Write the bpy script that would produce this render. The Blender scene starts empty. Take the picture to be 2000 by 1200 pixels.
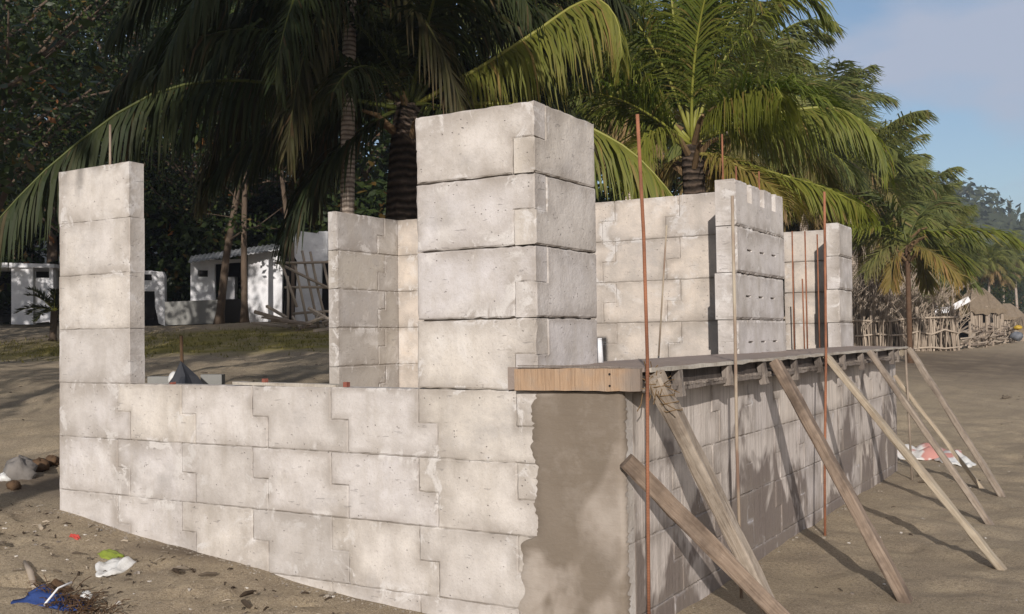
import bpy, math, random
import numpy as np
from mathutils import Vector, Matrix
random.seed(7); rng = np.random.default_rng(7)
scene = bpy.context.scene
COL = scene.collection
R = math.radians

# ------------------------------------------------------------------ camera
F_PX, YAW, PITCH, ROLL = 1984.1058, -0.5398, 0.0303, -0.0141
CAM = Vector((6.8982, -4.8363, 1.5907))
_fw = Vector((math.sin(YAW) * math.cos(PITCH), math.cos(YAW) * math.cos(PITCH), math.sin(PITCH)))
_r0 = Vector((math.cos(YAW), -math.sin(YAW), 0)); _u0 = _r0.cross(_fw)
_r = _r0 * math.cos(ROLL) + _u0 * math.sin(ROLL); _u = -_r0 * math.sin(ROLL) + _u0 * math.cos(ROLL)
camd = bpy.data.cameras.new('camera'); cam = bpy.data.objects.new('camera', camd); COL.objects.link(cam)
cam.matrix_world = Matrix(((_r.x, _u.x, -_fw.x, CAM.x), (_r.y, _u.y, -_fw.y, CAM.y), (_r.z, _u.z, -_fw.z, CAM.z), (0, 0, 0, 1)))
camd.sensor_width = 36; camd.lens = 36 * F_PX / 2000; camd.clip_start = .05; camd.clip_end = 5000
scene.camera = cam

def at(px, py, w):
    """world point seen at a photo pixel, w metres along the view axis"""
    return CAM + (_fw + _r * ((px - 1000) / F_PX) + _u * ((600 - py) / F_PX)) * w

# ------------------------------------------------------------------ world, sun, exposure
SUN = Vector((-.46, 1, -.38)).normalized()          # the way the light travels
SUN_EL = math.asin(-SUN.z); SUN_AZ = math.atan2(-SUN.x, -SUN.y)
world = bpy.data.worlds.new('World'); scene.world = world; world.use_nodes = True
nt = world.node_tree; nt.nodes.clear()
wo = nt.nodes.new('ShaderNodeOutputWorld'); bg = nt.nodes.new('ShaderNodeBackground')
sky = nt.nodes.new('ShaderNodeTexSky'); sky.sky_type = 'NISHITA'; sky.sun_disc = False
sky.sun_elevation = SUN_EL; sky.sun_rotation = SUN_AZ; sky.air_density = 1.0; sky.dust_density = .6; sky.ozone_density = 2.0
bg.inputs['Strength'].default_value = .098
# thin high cloud veil mixed into the sky
geo = nt.nodes.new('ShaderNodeTexCoord'); mp = nt.nodes.new('ShaderNodeMapping')
mp.inputs['Scale'].default_value = (1.1, 1.1, 2.6); mp.inputs['Rotation'].default_value = (0, .35, .4)
nz = nt.nodes.new('ShaderNodeTexNoise'); nz.inputs['Scale'].default_value = 3.4; nz.inputs['Detail'].default_value = 5; nz.inputs['Roughness'].default_value = .52
rmp = nt.nodes.new('ShaderNodeValToRGB'); rmp.color_ramp.elements[0].position = .46; rmp.color_ramp.elements[1].position = .62
rmp.color_ramp.elements[0].color = (.06, .06, .06, 1); rmp.color_ramp.elements[1].color = (.85, .85, .85, 1)
mx = nt.nodes.new('ShaderNodeMixRGB'); mx.inputs['Color2'].default_value = (4.3, 4.7, 5.8, 1)
L = nt.links.new
L(geo.outputs['Generated'], mp.inputs['Vector']); L(mp.outputs['Vector'], nz.inputs['Vector']); L(nz.outputs['Fac'], rmp.inputs['Fac'])
L(rmp.outputs['Color'], mx.inputs['Fac']); L(sky.outputs['Color'], mx.inputs['Color1']); # added bright cloud bank, unseen behind the viewer, to fill the seaward faces
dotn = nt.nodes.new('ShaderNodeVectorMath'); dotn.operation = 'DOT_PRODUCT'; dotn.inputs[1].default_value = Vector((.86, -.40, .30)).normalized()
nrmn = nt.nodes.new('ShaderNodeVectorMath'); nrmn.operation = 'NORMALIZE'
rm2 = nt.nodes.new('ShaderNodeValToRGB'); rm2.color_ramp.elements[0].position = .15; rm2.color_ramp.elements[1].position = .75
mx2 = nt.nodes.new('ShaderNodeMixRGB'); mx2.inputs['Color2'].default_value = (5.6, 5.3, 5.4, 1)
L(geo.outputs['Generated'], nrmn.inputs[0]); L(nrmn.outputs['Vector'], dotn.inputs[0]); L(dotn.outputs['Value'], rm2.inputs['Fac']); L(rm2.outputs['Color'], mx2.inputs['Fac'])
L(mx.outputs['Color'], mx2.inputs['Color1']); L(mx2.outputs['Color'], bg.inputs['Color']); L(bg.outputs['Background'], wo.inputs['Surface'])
sd = bpy.data.lights.new('sun', 'SUN'); sd.energy = 4.3; sd.angle = R(.5); sd.color = (1, .93, .865)
so = bpy.data.objects.new('sun', sd); COL.objects.link(so); so.rotation_euler = SUN.to_track_quat('-Z', 'Y').to_euler(); so.location = (20, -30, 20)
scene.view_settings.view_transform = 'Standard'; scene.view_settings.look = 'None'; scene.view_settings.exposure = 0.16; scene.view_settings.gamma = 1

# ------------------------------------------------------------------ helpers
class MB:
    def __init__(s): s.v = []; s.f = []; s.a = {}; s.nm = {}
    def vert(s, p, **k):
        s.v.append((p[0], p[1], p[2]))
        for n, x in k.items(): s.a.setdefault(n, {})[len(s.v) - 1] = x
        return len(s.v) - 1
    def box(s, a, b, jit=0, **k):
        x0, y0, z0 = a; x1, y1, z1 = b
        i = [s.vert((x + random.uniform(-jit, jit), y + random.uniform(-jit, jit), z + random.uniform(-jit, jit)), **k) for z in (z0, z1) for y in (y0, y1) for x in (x0, x1)]
        for q in ((0, 2, 3, 1), (4, 5, 7, 6), (0, 1, 5, 4), (2, 6, 7, 3), (0, 4, 6, 2), (1, 3, 7, 5)): s.f.append([i[j] for j in q])
    def tube(s, pts, rad, n=6, cap=True, jit=0, **k):
        pts = [Vector(p) for p in pts]
        if not hasattr(rad, '__len__'): rad = [rad] * len(pts)
        rings = []; ref = None
        for j, p in enumerate(pts):
            t = (pts[min(j + 1, len(pts) - 1)] - pts[max(j - 1, 0)])
            if t.length < 1e-9: t = Vector((0, 0, 1))
            t.normalize()
            if ref is None: ref = t.orthogonal().normalized()
            ref = (ref - t * ref.dot(t))
            if ref.length < 1e-6: ref = t.orthogonal()
            ref.normalize(); b = t.cross(ref)
            rings.append([s.vert(p + (ref * math.cos(2 * math.pi * q / n) + b * math.sin(2 * math.pi * q / n)) * rad[j] * (1 + random.uniform(-jit, jit)), **k) for q in range(n)])
        for a, b in zip(rings, rings[1:]):
            for q in range(n): s.f.append([a[q], a[(q + 1) % n], b[(q + 1) % n], b[q]])
        if cap: s.f.append(rings[0][::-1]); s.f.append(rings[-1])
    def build(s, name, mat, parent=None, smooth=False, origin=None):
        me = bpy.data.meshes.new(name); o = bpy.data.objects.new(name, me); COL.objects.link(o)
        off = Vector((0, 0, 0))
        if parent is not None: o.parent = parent
        base = Vector(parent.location) if parent is not None and parent.get('abs') else Vector((0, 0, 0))
        if parent is not None and parent.parent is not None and parent.parent.get('abs') and parent.type == 'MESH':
            base = Vector(parent.parent.location)
        if origin is not None and parent is None: off = Vector(origin); o.location = off
        sub = np.array(base + off)
        me.from_pydata((np.array(s.v) - sub).tolist(), [], s.f)
        for n, d in s.a.items():
            at_ = me.attributes.new(n, 'FLOAT', 'POINT'); arr = np.zeros(len(s.v), np.float32)
            for i, x in d.items(): arr[i] = x
            at_.data.foreach_set('value', arr)
        if smooth: me.polygons.foreach_set('use_smooth', [True] * len(me.polygons))
        me.materials.append(mat); me.update()
        return o

def tag(o, label, cat, group=None, kind=None):
    if label: o['label'] = label
    if cat: o['category'] = cat
    if group: o['group'] = group
    if kind: o['kind'] = kind
    return o
def empty(name, loc, label, cat, group=None):
    """an Empty at a thing's base; parts are modelled in world coordinates and moved under it"""
    o = bpy.data.objects.new(name, None); COL.objects.link(o); o.location = loc; o['abs'] = 1
    o.empty_display_size = .2
    return tag(o, label, cat, group)

# ------------------------------------------------------------------ materials
def mat(name, build, rough=.85, spec=.3):
    m = bpy.data.materials.new(name); m.use_nodes = True; t = m.node_tree
    b = t.nodes['Principled BSDF']; b.inputs['Roughness'].default_value = rough; b.inputs['Specular IOR Level'].default_value = spec
    build(N(t, b)); return m
class N:
    def __init__(s, t, b): s.t = t; s.b = b; s.tc = t.nodes.new('ShaderNodeTexCoord')
    def new(s, k, **p):
        n = s.t.nodes.new(k)
        for a, v in p.items(): setattr(n, a, v)
        return n
    def link(s, a, b): s.t.links.new(a, b)
    def coord(s, scale=(1, 1, 1), rot=(0, 0, 0), src='Object'):
        m = s.new('ShaderNodeMapping'); m.inputs['Scale'].default_value = scale; m.inputs['Rotation'].default_value = rot
        s.link(s.tc.outputs[src], m.inputs['Vector']); return m.outputs['Vector']
    def noise(s, scale, detail=4, rough=.55, vec=None, dist=0):
        n = s.new('ShaderNodeTexNoise'); n.inputs['Scale'].default_value = scale; n.inputs['Detail'].default_value = detail
        n.inputs['Roughness'].default_value = rough; n.inputs['Distortion'].default_value = dist
        s.link(vec if vec is not None else s.tc.outputs['Object'], n.inputs['Vector']); return n.outputs['Fac']
    def vor(s, scale, vec=None, feature='F1', out='Distance'):
        n = s.new('ShaderNodeTexVoronoi'); n.feature = feature; n.inputs['Scale'].default_value = scale
        s.link(vec if vec is not None else s.tc.outputs['Object'], n.inputs['Vector']); return n.outputs[out]
    def ramp(s, f, stops):
        n = s.new('ShaderNodeValToRGB'); e = n.color_ramp.elements
        while len(e) < len(stops): e.new(.5)
        for el, (p, c) in zip(e, stops):
            el.position = p; el.color = (c, c, c, 1) if not hasattr(c, '__len__') else (*c, 1)
        s.link(f, n.inputs['Fac']); return n.outputs['Color']
    def mix(s, f, a, b, mode='MIX'):
        n = s.new('ShaderNodeMixRGB'); n.blend_type = mode
        for i, x in (('Fac', f), ('Color1', a), ('Color2', b)):
            if hasattr(x, 'is_output') or isinstance(x, bpy.types.NodeSocket): s.link(x, n.inputs[i])
            elif hasattr(x, '__len__'): n.inputs[i].default_value = (*x, 1)
            else: n.inputs[i].default_value = x if i == 'Fac' else (x, x, x, 1)
        return n.outputs['Color']
    def math(s, op, a, b=0, clamp=False):
        n = s.new('ShaderNodeMath'); n.operation = op; n.use_clamp = clamp
        for i, x in enumerate((a, b)):
            if isinstance(x, bpy.types.NodeSocket): s.link(x, n.inputs[i])
            else: n.inputs[i].default_value = x
        return n.outputs[0]
    def attr(s, name):
        n = s.new('ShaderNodeAttribute'); n.attribute_name = name; return n.outputs['Fac']
    def rand(s):
        return s.new('ShaderNodeObjectInfo').outputs['Random']
    def color(s, c):
        if isinstance(c, bpy.types.NodeSocket): s.link(c, s.b.inputs['Base Color'])
        else: s.b.inputs['Base Color'].default_value = (*c, 1)
    def rough(s, c): s.link(c, s.b.inputs['Roughness'])
    def bump(s, h, dist=.01, strength=1):
        n = s.new('ShaderNodeBump'); n.inputs['Distance'].default_value = dist; n.inputs['Strength'].default_value = strength
        s.link(h, n.inputs['Height']); s.link(n.outputs['Normal'], s.b.inputs['Normal'])

def _concrete(n, warm=(.635, .585, .515), cool=(.57, .545, .545), grime=(.27, .235, .20), damp=0.0):
    big = n.noise(1.3, 3); mid = n.noise(5, 5, .6); fine = n.noise(38, 4, .6)
    tint = n.attr('tint'); edge = n.attr('edge')
    sel = n.math('ADD', n.math('MULTIPLY', tint, .75), n.math('MULTIPLY', n.math('SUBTRACT', big, .37), .9), True)
    c = n.mix(sel, cool, warm)
    c = n.mix(n.ramp(mid, [(.34, .62), (.60, 0.0)]), c, (.405, .37, .335))
    c = n.mix(n.ramp(n.noise(2.3, 5, .7, None, .4), [(.54, 0), (.66, .55)]), c, (.68, .65, .62))      # pale lime bloom
    c = n.mix(n.ramp(n.noise(1.7, 6, .68, n.coord((1, 1, 1.6), (.3, .2, .7))), [(.55, 0), (.70, .55)]), c, (.36, .34, .325))          # cloudy weathering
    streak = n.noise(3.2, 4, .6, n.coord((2.4, 2.4, .55)))
    c = n.mix(n.ramp(streak, [(.52, 0), (.72, .5)]), c, (.41, .37, .32))           # run-off stains
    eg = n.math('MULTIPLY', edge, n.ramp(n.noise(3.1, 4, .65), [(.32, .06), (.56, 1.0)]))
    c = n.mix(n.math('MULTIPLY', eg, .72, True), c, grime)                            # mortar and dirt at the joints, painted shade in the wall slots
    val = n.attr('val')
    sm = n.math('MULTIPLY', n.ramp(edge, [(.25, 0), (.7, 1)]), n.ramp(n.noise(4.4, 5, .7, None, .6), [(.54, 0), (.60, .8)]))
    c = n.mix(sm, c, (.60, .575, .55))                                                   # mortar wiped over the joints
    c = n.mix(n.math('MULTIPLY', val, .55), c, (.33, .31, .295))
    pit = n.ramp(n.vor(26, n.coord((1, 1, 1.3))), [(.07, 1), (.15, 0)])
    pitsel = n.ramp(n.noise(7, 3), [(.50, 0), (.60, 1)])
    pits = n.math('MULTIPLY', pit, pitsel)
    c = n.mix(n.math('MULTIPLY', pits, .6), c, (.20, .18, .16))
    sp = n.ramp(n.noise(95, 2), [(.30, .35), (.42, 0)])
    c = n.mix(sp, c, (.33, .30, .27))
    scr = n.ramp(n.noise(9, 3, .5, n.coord((1, 1, 5.5)), .6), [(.69, 0), (.72, .55), (.75, 0)])
    c = n.mix(scr, c, (.30, .28, .27))
    n.color(c)
    h = n.math('ADD', n.math('MULTIPLY', fine, .55), n.math('MULTIPLY', mid, .7))
    h = n.math('SUBTRACT', h, n.math('MULTIPLY', pits, .9)); h = n.math('SUBTRACT', h, n.math('MULTIPLY', scr, .5))
    n.bump(h, .008, .9)
M = {}
M['block'] = mat('block_concrete', _concrete, .92, .2)
M['block_back'] = mat('block_concrete_warm', lambda n: _concrete(n, (.635, .555, .47), (.57, .51, .455)), .92, .2)
M['block_gray'] = mat('block_concrete_damp_shaded', lambda n: _concrete(n, (.46, .42, .36), (.42, .40, .395)), .92, .2)  # greyer copy: palm shade on the side wall put into the colour, with damp
def _lowwall(n):
    tint = n.attr('tint'); edge = n.attr('edge')
    c = n.mix(tint, (.54, .495, .47), (.63, .565, .50))
    st = n.noise(5.5, 4, .65, n.coord((1, 5.0, .28)))
    c = n.mix(n.ramp(st, [(.46, 0), (.62, .45)]), c, (.27, .235, .20))                  # grout drips run down from the form
    fine_st = n.noise(20, 3, .6, n.coord((1, 3.2, .10)))
    upm = n.ramp(n.attr('row'), [(.15, 1), (.5, .15)])
    c = n.mix(n.math('MULTIPLY', n.ramp(fine_st, [(.5, 0), (.64, .6)]), upm), c, (.66, .61, .55))
    wet = n.noise(1.15, 4, .6, n.coord((1, 1.5, 1.0)), .5)
    wetm = n.math('ADD', wet, n.math('MULTIPLY', n.math('SUBTRACT', n.attr('row'), .55), .17))
    c = n.mix(n.ramp(wetm, [(.475, 0), (.54, .88)]), c, (.15, .12, .105))                # wet patches
    eg = n.math('MULTIPLY', edge, n.ramp(n.noise(2.4, 5, .7), [(.34, .1), (.6, 1.0)]))
    c = n.mix(n.math('MULTIPLY', eg, .85, True), c, (.235, .20, .17))
    salt = n.math('MULTIPLY', n.math('MULTIPLY', n.ramp(edge, [(.86, 0), (.97, 1)]), n.ramp(n.attr('row'), [(.35, 0), (.6, 1)])), n.ramp(n.noise(2.6, 5, .7), [(.52, 0), (.64, .55)]))
    c = n.mix(salt, c, (.52, .51, .52))
    eff = n.ramp(n.noise(6, 6, .75, n.coord((1, 1, .7))), [(.60, 0), (.68, .7)])
    c = n.mix(n.math('MULTIPLY', eff, n.ramp(n.noise(1.7, 2), [(.5, 0), (.6, 1)])), c, (.62, .61, .62))   # white salt bloom
    n.color(c)
    h = n.math('ADD', n.math('MULTIPLY', n.noise(30, 4, .65), .6), n.math('MULTIPLY', st, .8))
    n.bump(h, .008, .9)
    n.rough(n.ramp(wet, [(.50, .9), (.57, .55)]))
M['lowwall'] = mat('grouted_block', _lowwall, .9, .3)
M['mortar'] = mat('joint_mortar', lambda n: n.color(n.mix(n.noise(14, 4), (.20, .175, .15), (.34, .30, .26))), .95, .1)
def _plaster(n):
    c = n.mix(n.ramp(n.noise(2.1, 4, .6), [(.40, 0), (.62, 1)]), (.235, .195, .155), (.36, .315, .27))
    c = n.mix(n.ramp(n.noise(1.6, 3, .5, n.coord((1.4, 1, .7)), .4), [(.51, 0), (.56, .85)]), c, (.17, .138, .105))
    c = n.mix(n.ramp(n.noise(5, 5, .7), [(.50, 0), (.72, .3)]), c, (.40, .355, .31)); n.color(c)
    tr = n.noise(7, 4, .6, n.coord((1, 1, 4), (0, .5, 0)), 1.2)
    n.bump(n.math('ADD', n.math('MULTIPLY', tr, .5), n.math('MULTIPLY', n.noise(60, 3), .4)), .008, .6)
M['plaster'] = mat('wet_plaster', _plaster, .8, .3)
M['slab'] = mat('fresh_concrete', lambda n: (n.color(n.mix(n.noise(3, 5, .6), (.235, .192, .165), (.325, .27, .235))), n.bump(n.noise(40, 4, .7), .006, .7)), .97, .05)
def _wood(n, a, b, grime, amt=.5):
    amt = min(.9, amt * 1.25)
    g = n.noise(4.5, 5, .62, n.coord((9, 9, .5)), .5); fine = n.noise(16, 3, .6, n.coord((7, 7, .35)))
    c = n.mix(n.ramp(g, [(.3, 0), (.7, 1)]), a, b)
    c = n.mix(n.ramp(n.noise(1.3, 3), [(.4, .35), (.6, 0)]), c, tuple(x * .6 for x in a))
    c = n.mix(n.ramp(fine, [(.30, .5), (.5, 0)]), c, tuple(x * .45 for x in a))
    c = n.mix(n.ramp(n.noise(2.6, 4, .65), [(.46, 0), (.62, amt)]), c, grime)
    knot = n.ramp(n.vor(2.2, n.coord((2.2, 2.2, .8))), [(.05, .7), (.12, 0)])
    c = n.mix(knot, c, tuple(x * .3 for x in a)); n.color(c)
    n.bump(n.math('ADD', n.math('MULTIPLY', g, .6), n.math('MULTIPLY', fine, .6)), .008, .9)
M['wood_gray'] = mat('weathered_timber', lambda n: _wood(n, (.27, .215, .165), (.44, .375, .305), (.12, .092, .072)), .85, .2)
M['wood_dark'] = mat('old_brown_timber', lambda n: _wood(n, (.22, .16, .115), (.37, .29, .225), (.095, .07, .053), .7), .85, .2)
M['wood_pale'] = mat('pale_sawn_timber', lambda n: _wood(n, (.40, .33, .24), (.52, .45, .345), (.26, .20, .14), .5), .8, .2)
def _orange(n):
    _wood(n, (.38, .25, .155), (.47, .33, .22), (.27, .20, .15), .85)
    src = n.b.inputs['Base Color'].links[0].from_socket; sx = n.new('ShaderNodeSeparateXYZ'); n.link(n.tc.outputs['Object'], sx.inputs[0])
    e = n.math('ADD', sx.outputs['X'], n.math('MULTIPLY', n.noise(9, 4), .12))
    n.color(n.mix(n.ramp(e, [(.30, 0), (.40, .75)]), n.mix(n.ramp(n.noise(5, 4, .7), [(.45, 0), (.65, .4)]), src, (.36, .30, .24)), (.20, .165, .14)))
M['wood_orange'] = mat('new_orange_plank', _orange, .7, .25)
M['wood_form'] = mat('form_board', lambda n: _wood(n, (.20, .165, .14), (.34, .30, .26), (.085, .07, .06), .7), .85, .2)
M['wood_form_dark'] = mat('dark_form_board', lambda n: _wood(n, (.07, .056, .05), (.13, .11, .095), (.05, .04, .035), .5), .8, .2)  # darker tone for the recessed side board
M['wood_lip'] = mat('grout_caked_rail', lambda n: _wood(n, (.46, .42, .36), (.58, .54, .47), (.30, .26, .21), .6), .85, .2)
M['stick'] = mat('dry_sticks', lambda n: n.color(n.mix(n.ramp(n.math('ADD', n.math('MULTIPLY', n.attr('tint'), .7), n.math('MULTIPLY', n.noise(5), .3)), [(.1, 0), (.9, 1)]), (.17, .13, .10), (.48, .405, .32))), .9, .1)
def _rust(n):
    c = n.mix(n.ramp(n.noise(9, 4, .6, n.coord((1, 1, .5))), [(.35, 0), (.65, 1)]), (.17, .072, .040), (.33, .14, .075))
    n.color(c); w = n.new('ShaderNodeTexWave'); w.wave_type = 'BANDS'; w.bands_direction = 'Z'; w.inputs['Scale'].default_value = 22; n.link(n.tc.outputs['Object'], w.inputs['Vector'])
    n.bump(w.outputs['Fac'], .0015, .5)
M['rust'] = mat('rusty_steel', _rust, .8, .3)
M['rust_pale'] = mat('grout_smeared_steel', lambda n: n.color(n.mix(n.ramp(n.noise(6, 4, .6, n.coord((1, 1, .3))), [(.4, 0), (.6, 1)]), (.20, .13, .095), (.40, .345, .265))), .85, .2)
def _sand(n):
    a = n.noise(.35, 4, .6); b = n.noise(2.2, 5, .65); c1 = n.noise(48, 4, .8); c2 = n.noise(130, 3, .8)
    c = n.mix(n.ramp(a, [(.35, 0), (.65, 1)]), (.36, .288, .192), (.435, .352, .24))
    c = n.mix(n.ramp(b, [(.40, .55), (.60, 0)]), c, (.25, .20, .145))
    c = n.mix(n.ramp(c1, [(.36, .8), (.52, 0)]), c, (.16, .125, .088))
    c = n.mix(n.ramp(c2, [(.54, 0), (.64, .65)]), c, (.68, .59, .47))
    gr = n.attr('grass')
    gg = n.mix(n.noise(1.1, 5, .7), (.17, .15, .04), (.31, .26, .08))
    c = n.mix(n.math('MULTIPLY', gr, n.ramp(n.noise(.8, 5, .7), [(.35, .4), (.55, 1)]), True), c, gg)
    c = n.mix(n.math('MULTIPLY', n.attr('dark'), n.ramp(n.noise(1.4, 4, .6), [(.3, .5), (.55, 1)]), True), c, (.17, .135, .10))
    n.color(c)
    h = n.math('ADD', n.math('MULTIPLY', b, 1.6), n.math('ADD', n.math('MULTIPLY', c1, .55), n.math('MULTIPLY', c2, .25)))
    h = n.math('ADD', h, n.math('MULTIPLY', n.noise(9, 4, .6), .8))
    h = n.math('ADD', h, n.math('MULTIPLY', n.noise(140, 3, .8), .8))
    n.bump(h, .014, .95)
M['sand'] = mat('beach_sand', _sand, .95, .12)
def _leafmat(name, ca, cb, dry, trans=.3, rough=.55, spec=.25):
    m = bpy.data.materials.new(name); m.use_nodes = True; t = m.node_tree; b = t.nodes['Principled BSDF']; n = N(t, b)
    tint = n.attr('tint'); dr = n.attr('dry')
    c = n.mix(tint, ca, cb); c = n.mix(dr, c, dry)
    b.inputs['Roughness'].default_value = rough; b.inputs['Specular IOR Level'].default_value = spec
    n.color(c); tr = n.new('ShaderNodeBsdfTranslucent'); n.link(n.mix(1, c, (1.3, 1.5, .6), 'MULTIPLY'), tr.inputs['Color'])
    mxs = n.new('ShaderNodeMixShader'); mxs.inputs['Fac'].default_value = trans
    n.link(b.outputs['BSDF'], mxs.inputs[1]); n.link(tr.outputs['BSDF'], mxs.inputs[2]); n.link(mxs.outputs[0], t.nodes['Material Output'].inputs['Surface'])
    return m
M['palm'] = _leafmat('palm_leaflet', (.040, .082, .016), (.165, .19, .026), (.30, .18, .07), .35)
M['palm_dark'] = _leafmat('shade_palm_leaflet', (.010, .020, .007), (.032, .044, .010), (.10, .062, .03), .15, .6, .2)  # darker copy of the palm leaflet, crown shade put into its colour
M['rachis_dark'] = mat('shade_midrib', lambda n: n.color(n.mix(n.attr('dry'), (.07, .085, .016), (.12, .08, .04))), .5, .3)  # midrib of the shaded fronds, darkened in colour to match
M['palm_far'] = _leafmat('far_palm_leaflet', (.060, .092, .030), (.18, .19, .045), (.26, .17, .085), .25, .6)
M['leaf'] = _leafmat('broad_leaf', (.014, .027, .008), (.048, .066, .014), (.24, .09, .025), .2, .45)
M['crumb'] = mat('mortar_crumb', lambda n: n.color(n.mix(n.noise(4), (.22, .19, .15), (.40, .36, .31))), .95, .1)
M['leaf_far'] = _leafmat('far_leaf', (.035, .050, .028), (.075, .085, .04), (.16, .13, .07), .15, .7)
def _trunk(n):
    w = n.new('ShaderNodeTexWave'); w.wave_type = 'BANDS'; w.bands_direction = 'Z'; w.inputs['Scale'].default_value = 5.5; w.inputs['Distortion'].default_value = 3.0; w.inputs['Detail'].default_value = 3
    n.link(n.tc.outputs['Object'], w.inputs['Vector'])
    c = n.mix(n.ramp(w.outputs['Fac'], [(.1, 0), (.6, 1)]), (.24, .19, .15), (.56, .47, .39))
    c = n.mix(n.ramp(n.noise(6, 4, .6), [(.45, 0), (.65, .6)]), c, (.12, .09, .065)); n.color(c); n.bump(w.outputs['Fac'], .02, .8)
M['palm_trunk'] = mat('ringed_palm_bark', _trunk, .9, .15)
M['bark'] = mat('tree_bark', lambda n: (n.color(n.mix(n.noise(7, 5, .65, n.coord((1, 1, .3))), (.05, .037, .027), (.17, .125, .09))), n.bump(n.noise(12, 4, .6, n.coord((1, 1, .3))), .02, .9)), .9, .15)
M['fibre'] = mat('palm_fibre', lambda n: n.color(n.mix(n.noise(10, 4), (.09, .06, .035), (.25, .165, .085))), .9, .1)
M['rachis'] = mat('palm_midrib', lambda n: n.color(n.mix(n.attr('dry'), (.21, .22, .035), (.27, .18, .08))), .5, .4)
M['white'] = mat('whitewashed_wall', lambda n: (n.color(n.mix(n.ramp(n.noise(2.2, 5, .65), [(.35, 0), (.6, 1)]), (.66, .67, .69), (.82, .82, .83))), n.bump(n.noise(25, 4), .006, .5)), .85, .2)
M['render_gray'] = mat('cement_render', lambda n: n.color(n.mix(n.noise(1.6, 4, .6), (.17, .17, .16), (.29, .29, .275))), .85, .2)
M['tin'] = mat('corrugated_sheet', lambda n: n.color(n.mix(n.noise(2, 4), (.20, .21, .22), (.42, .43, .44))), .55, .4)
M['void'] = mat('dark_interior', lambda n: n.color((.025, .023, .022)), .9, .05)  # near-black: shade inside hut openings put into the colour; nail heads share it
M['thatch'] = mat('nipa_thatch', lambda n: (n.color(n.mix(n.noise(9, 5, .7, n.coord((1, 1, .35))), (.13, .10, .07), (.30, .24, .175))), n.bump(n.noise(16, 4, .7, n.coord((1, 1, .3))), .05, 1)), .95, .1)

def _barkpalm(n):
    w = n.new('ShaderNodeTexWave'); w.wave_type = 'BANDS'; w.bands_direction = 'Z'; w.inputs['Scale'].default_value = 3.2; w.inputs['Distortion'].default_value = 5.0; w.inputs['Detail'].default_value = 3
    n.link(n.tc.outputs['Object'], w.inputs['Vector'])
    n.color(n.mix(n.math('MULTIPLY', w.outputs['Fac'], n.noise(9, 4, .6)), (.035, .027, .021), (.17, .125, .095))); n.bump(n.math('ADD', w.outputs['Fac'], n.noise(14, 4, .6)), .05, 1)
M['bark_palm'] = mat('rough_palm_bark', _barkpalm, .95, .1)
M['pegred'] = mat('brick_red_peg', lambda n: n.color((.24, .085, .06)), .8, .2)
M['wood_pole'] = mat('peeling_pole', lambda n: _wood(n, (.34, .275, .21), (.56, .49, .41), (.13, .10, .075), .55), .85, .2)
M['redtrunk'] = mat('reddish_palm_trunk', lambda n: n.color(n.mix(n.noise(9, 4), (.06, .036, .024), (.15, .095, .06))), .9, .1)

# ------------------------------------------------------------------ ground
_ctl = [(0, 0, .36), (.48, 0, .285), (.89, 0, .245), (1.35, 0, .165), (1.74, 0, .135), (2.24, 0, .088), (2.66, 0, .033), (3.3, 0, -.01), (4.66, 0, -.02),
        (4.66, 2.4, 0), (4.66, 5, 0), (4.66, 7.4, .0), (6.9, -4.8, 0), (2, -3, .06), (9, 2, -.03), (8, 9, -.02), (0, -4, .3), (-4, -6, .5), (14, -2, -.2), (14, 12, -.15), (12, 30, .1),
        (40, 0, -1.5), (40, 60, -1.2), (40, -50, -1.5), (-40, -40, 2.2), (5, -40, 0), (20, 60, .4), (2, 4, .15), (.5, 2, .38), (3, 2.5, .1)]
for px, py, w in [(0, 900, 9.5), (60, 900, 9.3), (0, 800, 12.5), (0, 700, 21), (30, 640, 31), (-300, 640, 31), (-300, 800, 12.5), (350, 752, 13), (450, 700, 18.5), (450, 668, 22), (450, 642, 25), (620, 650, 24),
                  (600, 630, 26), (470, 632, 30), (300, 637, 30), (800, 655, 27), (700, 700, 18), (1820, 890, 13.1), (1990, 900, 12.7), (1800, 765, 20), (1980, 760, 21), (1700, 690, 31), (1867, 684, 31),
                  (1300, 690, 28), (1000, 680, 24), (1960, 665, 50), (1990, 672, 60), (1850, 655, 90), (2100, 665, 80), (1400, 640, 60), (1000, 600, 60), (400, 600, 60), (0, 600, 60), (1900, 640, 150)]:
    q = at(px, py, w); _ctl.append((q.x, q.y, q.z))
_ctl = np.array(_ctl); _C2 = 1.2
_D = np.sqrt(((_ctl[:, None, :2] - _ctl[None, :, :2]) ** 2).sum(-1) + _C2 ** 2)
_Pm = np.hstack([np.ones((len(_ctl), 1)), _ctl[:, :2]])
_K = np.block([[_D - 0.05 * np.eye(len(_ctl)), _Pm], [_Pm.T, np.zeros((3, 3))]])
_wts = np.linalg.solve(_K, np.concatenate([_ctl[:, 2], np.zeros(3)]))
def ground_np(x, y):
    x = np.asarray(x, float); y = np.asarray(y, float); sh = x.shape; x = x.ravel(); y = y.ravel(); z = np.zeros_like(x)
    for i in range(0, len(x), 20000):
        xs, ys = x[i:i + 20000], y[i:i + 20000]
        d = np.sqrt((xs[:, None] - _ctl[:, 0]) ** 2 + (ys[:, None] - _ctl[:, 1]) ** 2 + _C2 ** 2)
        z[i:i + 20000] = d @ _wts[:-3] + _wts[-3] + _wts[-2] * xs + _wts[-1] * ys
    far = np.sqrt((x - 0) ** 2 + (y - 20) ** 2); k = np.clip((far - 110) / 200, 0, 1); k = k * k * (3 - 2 * k)
    z = z * (1 - k) + k * np.clip(z, -2.5, 5)
    return z.reshape(sh)
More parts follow.
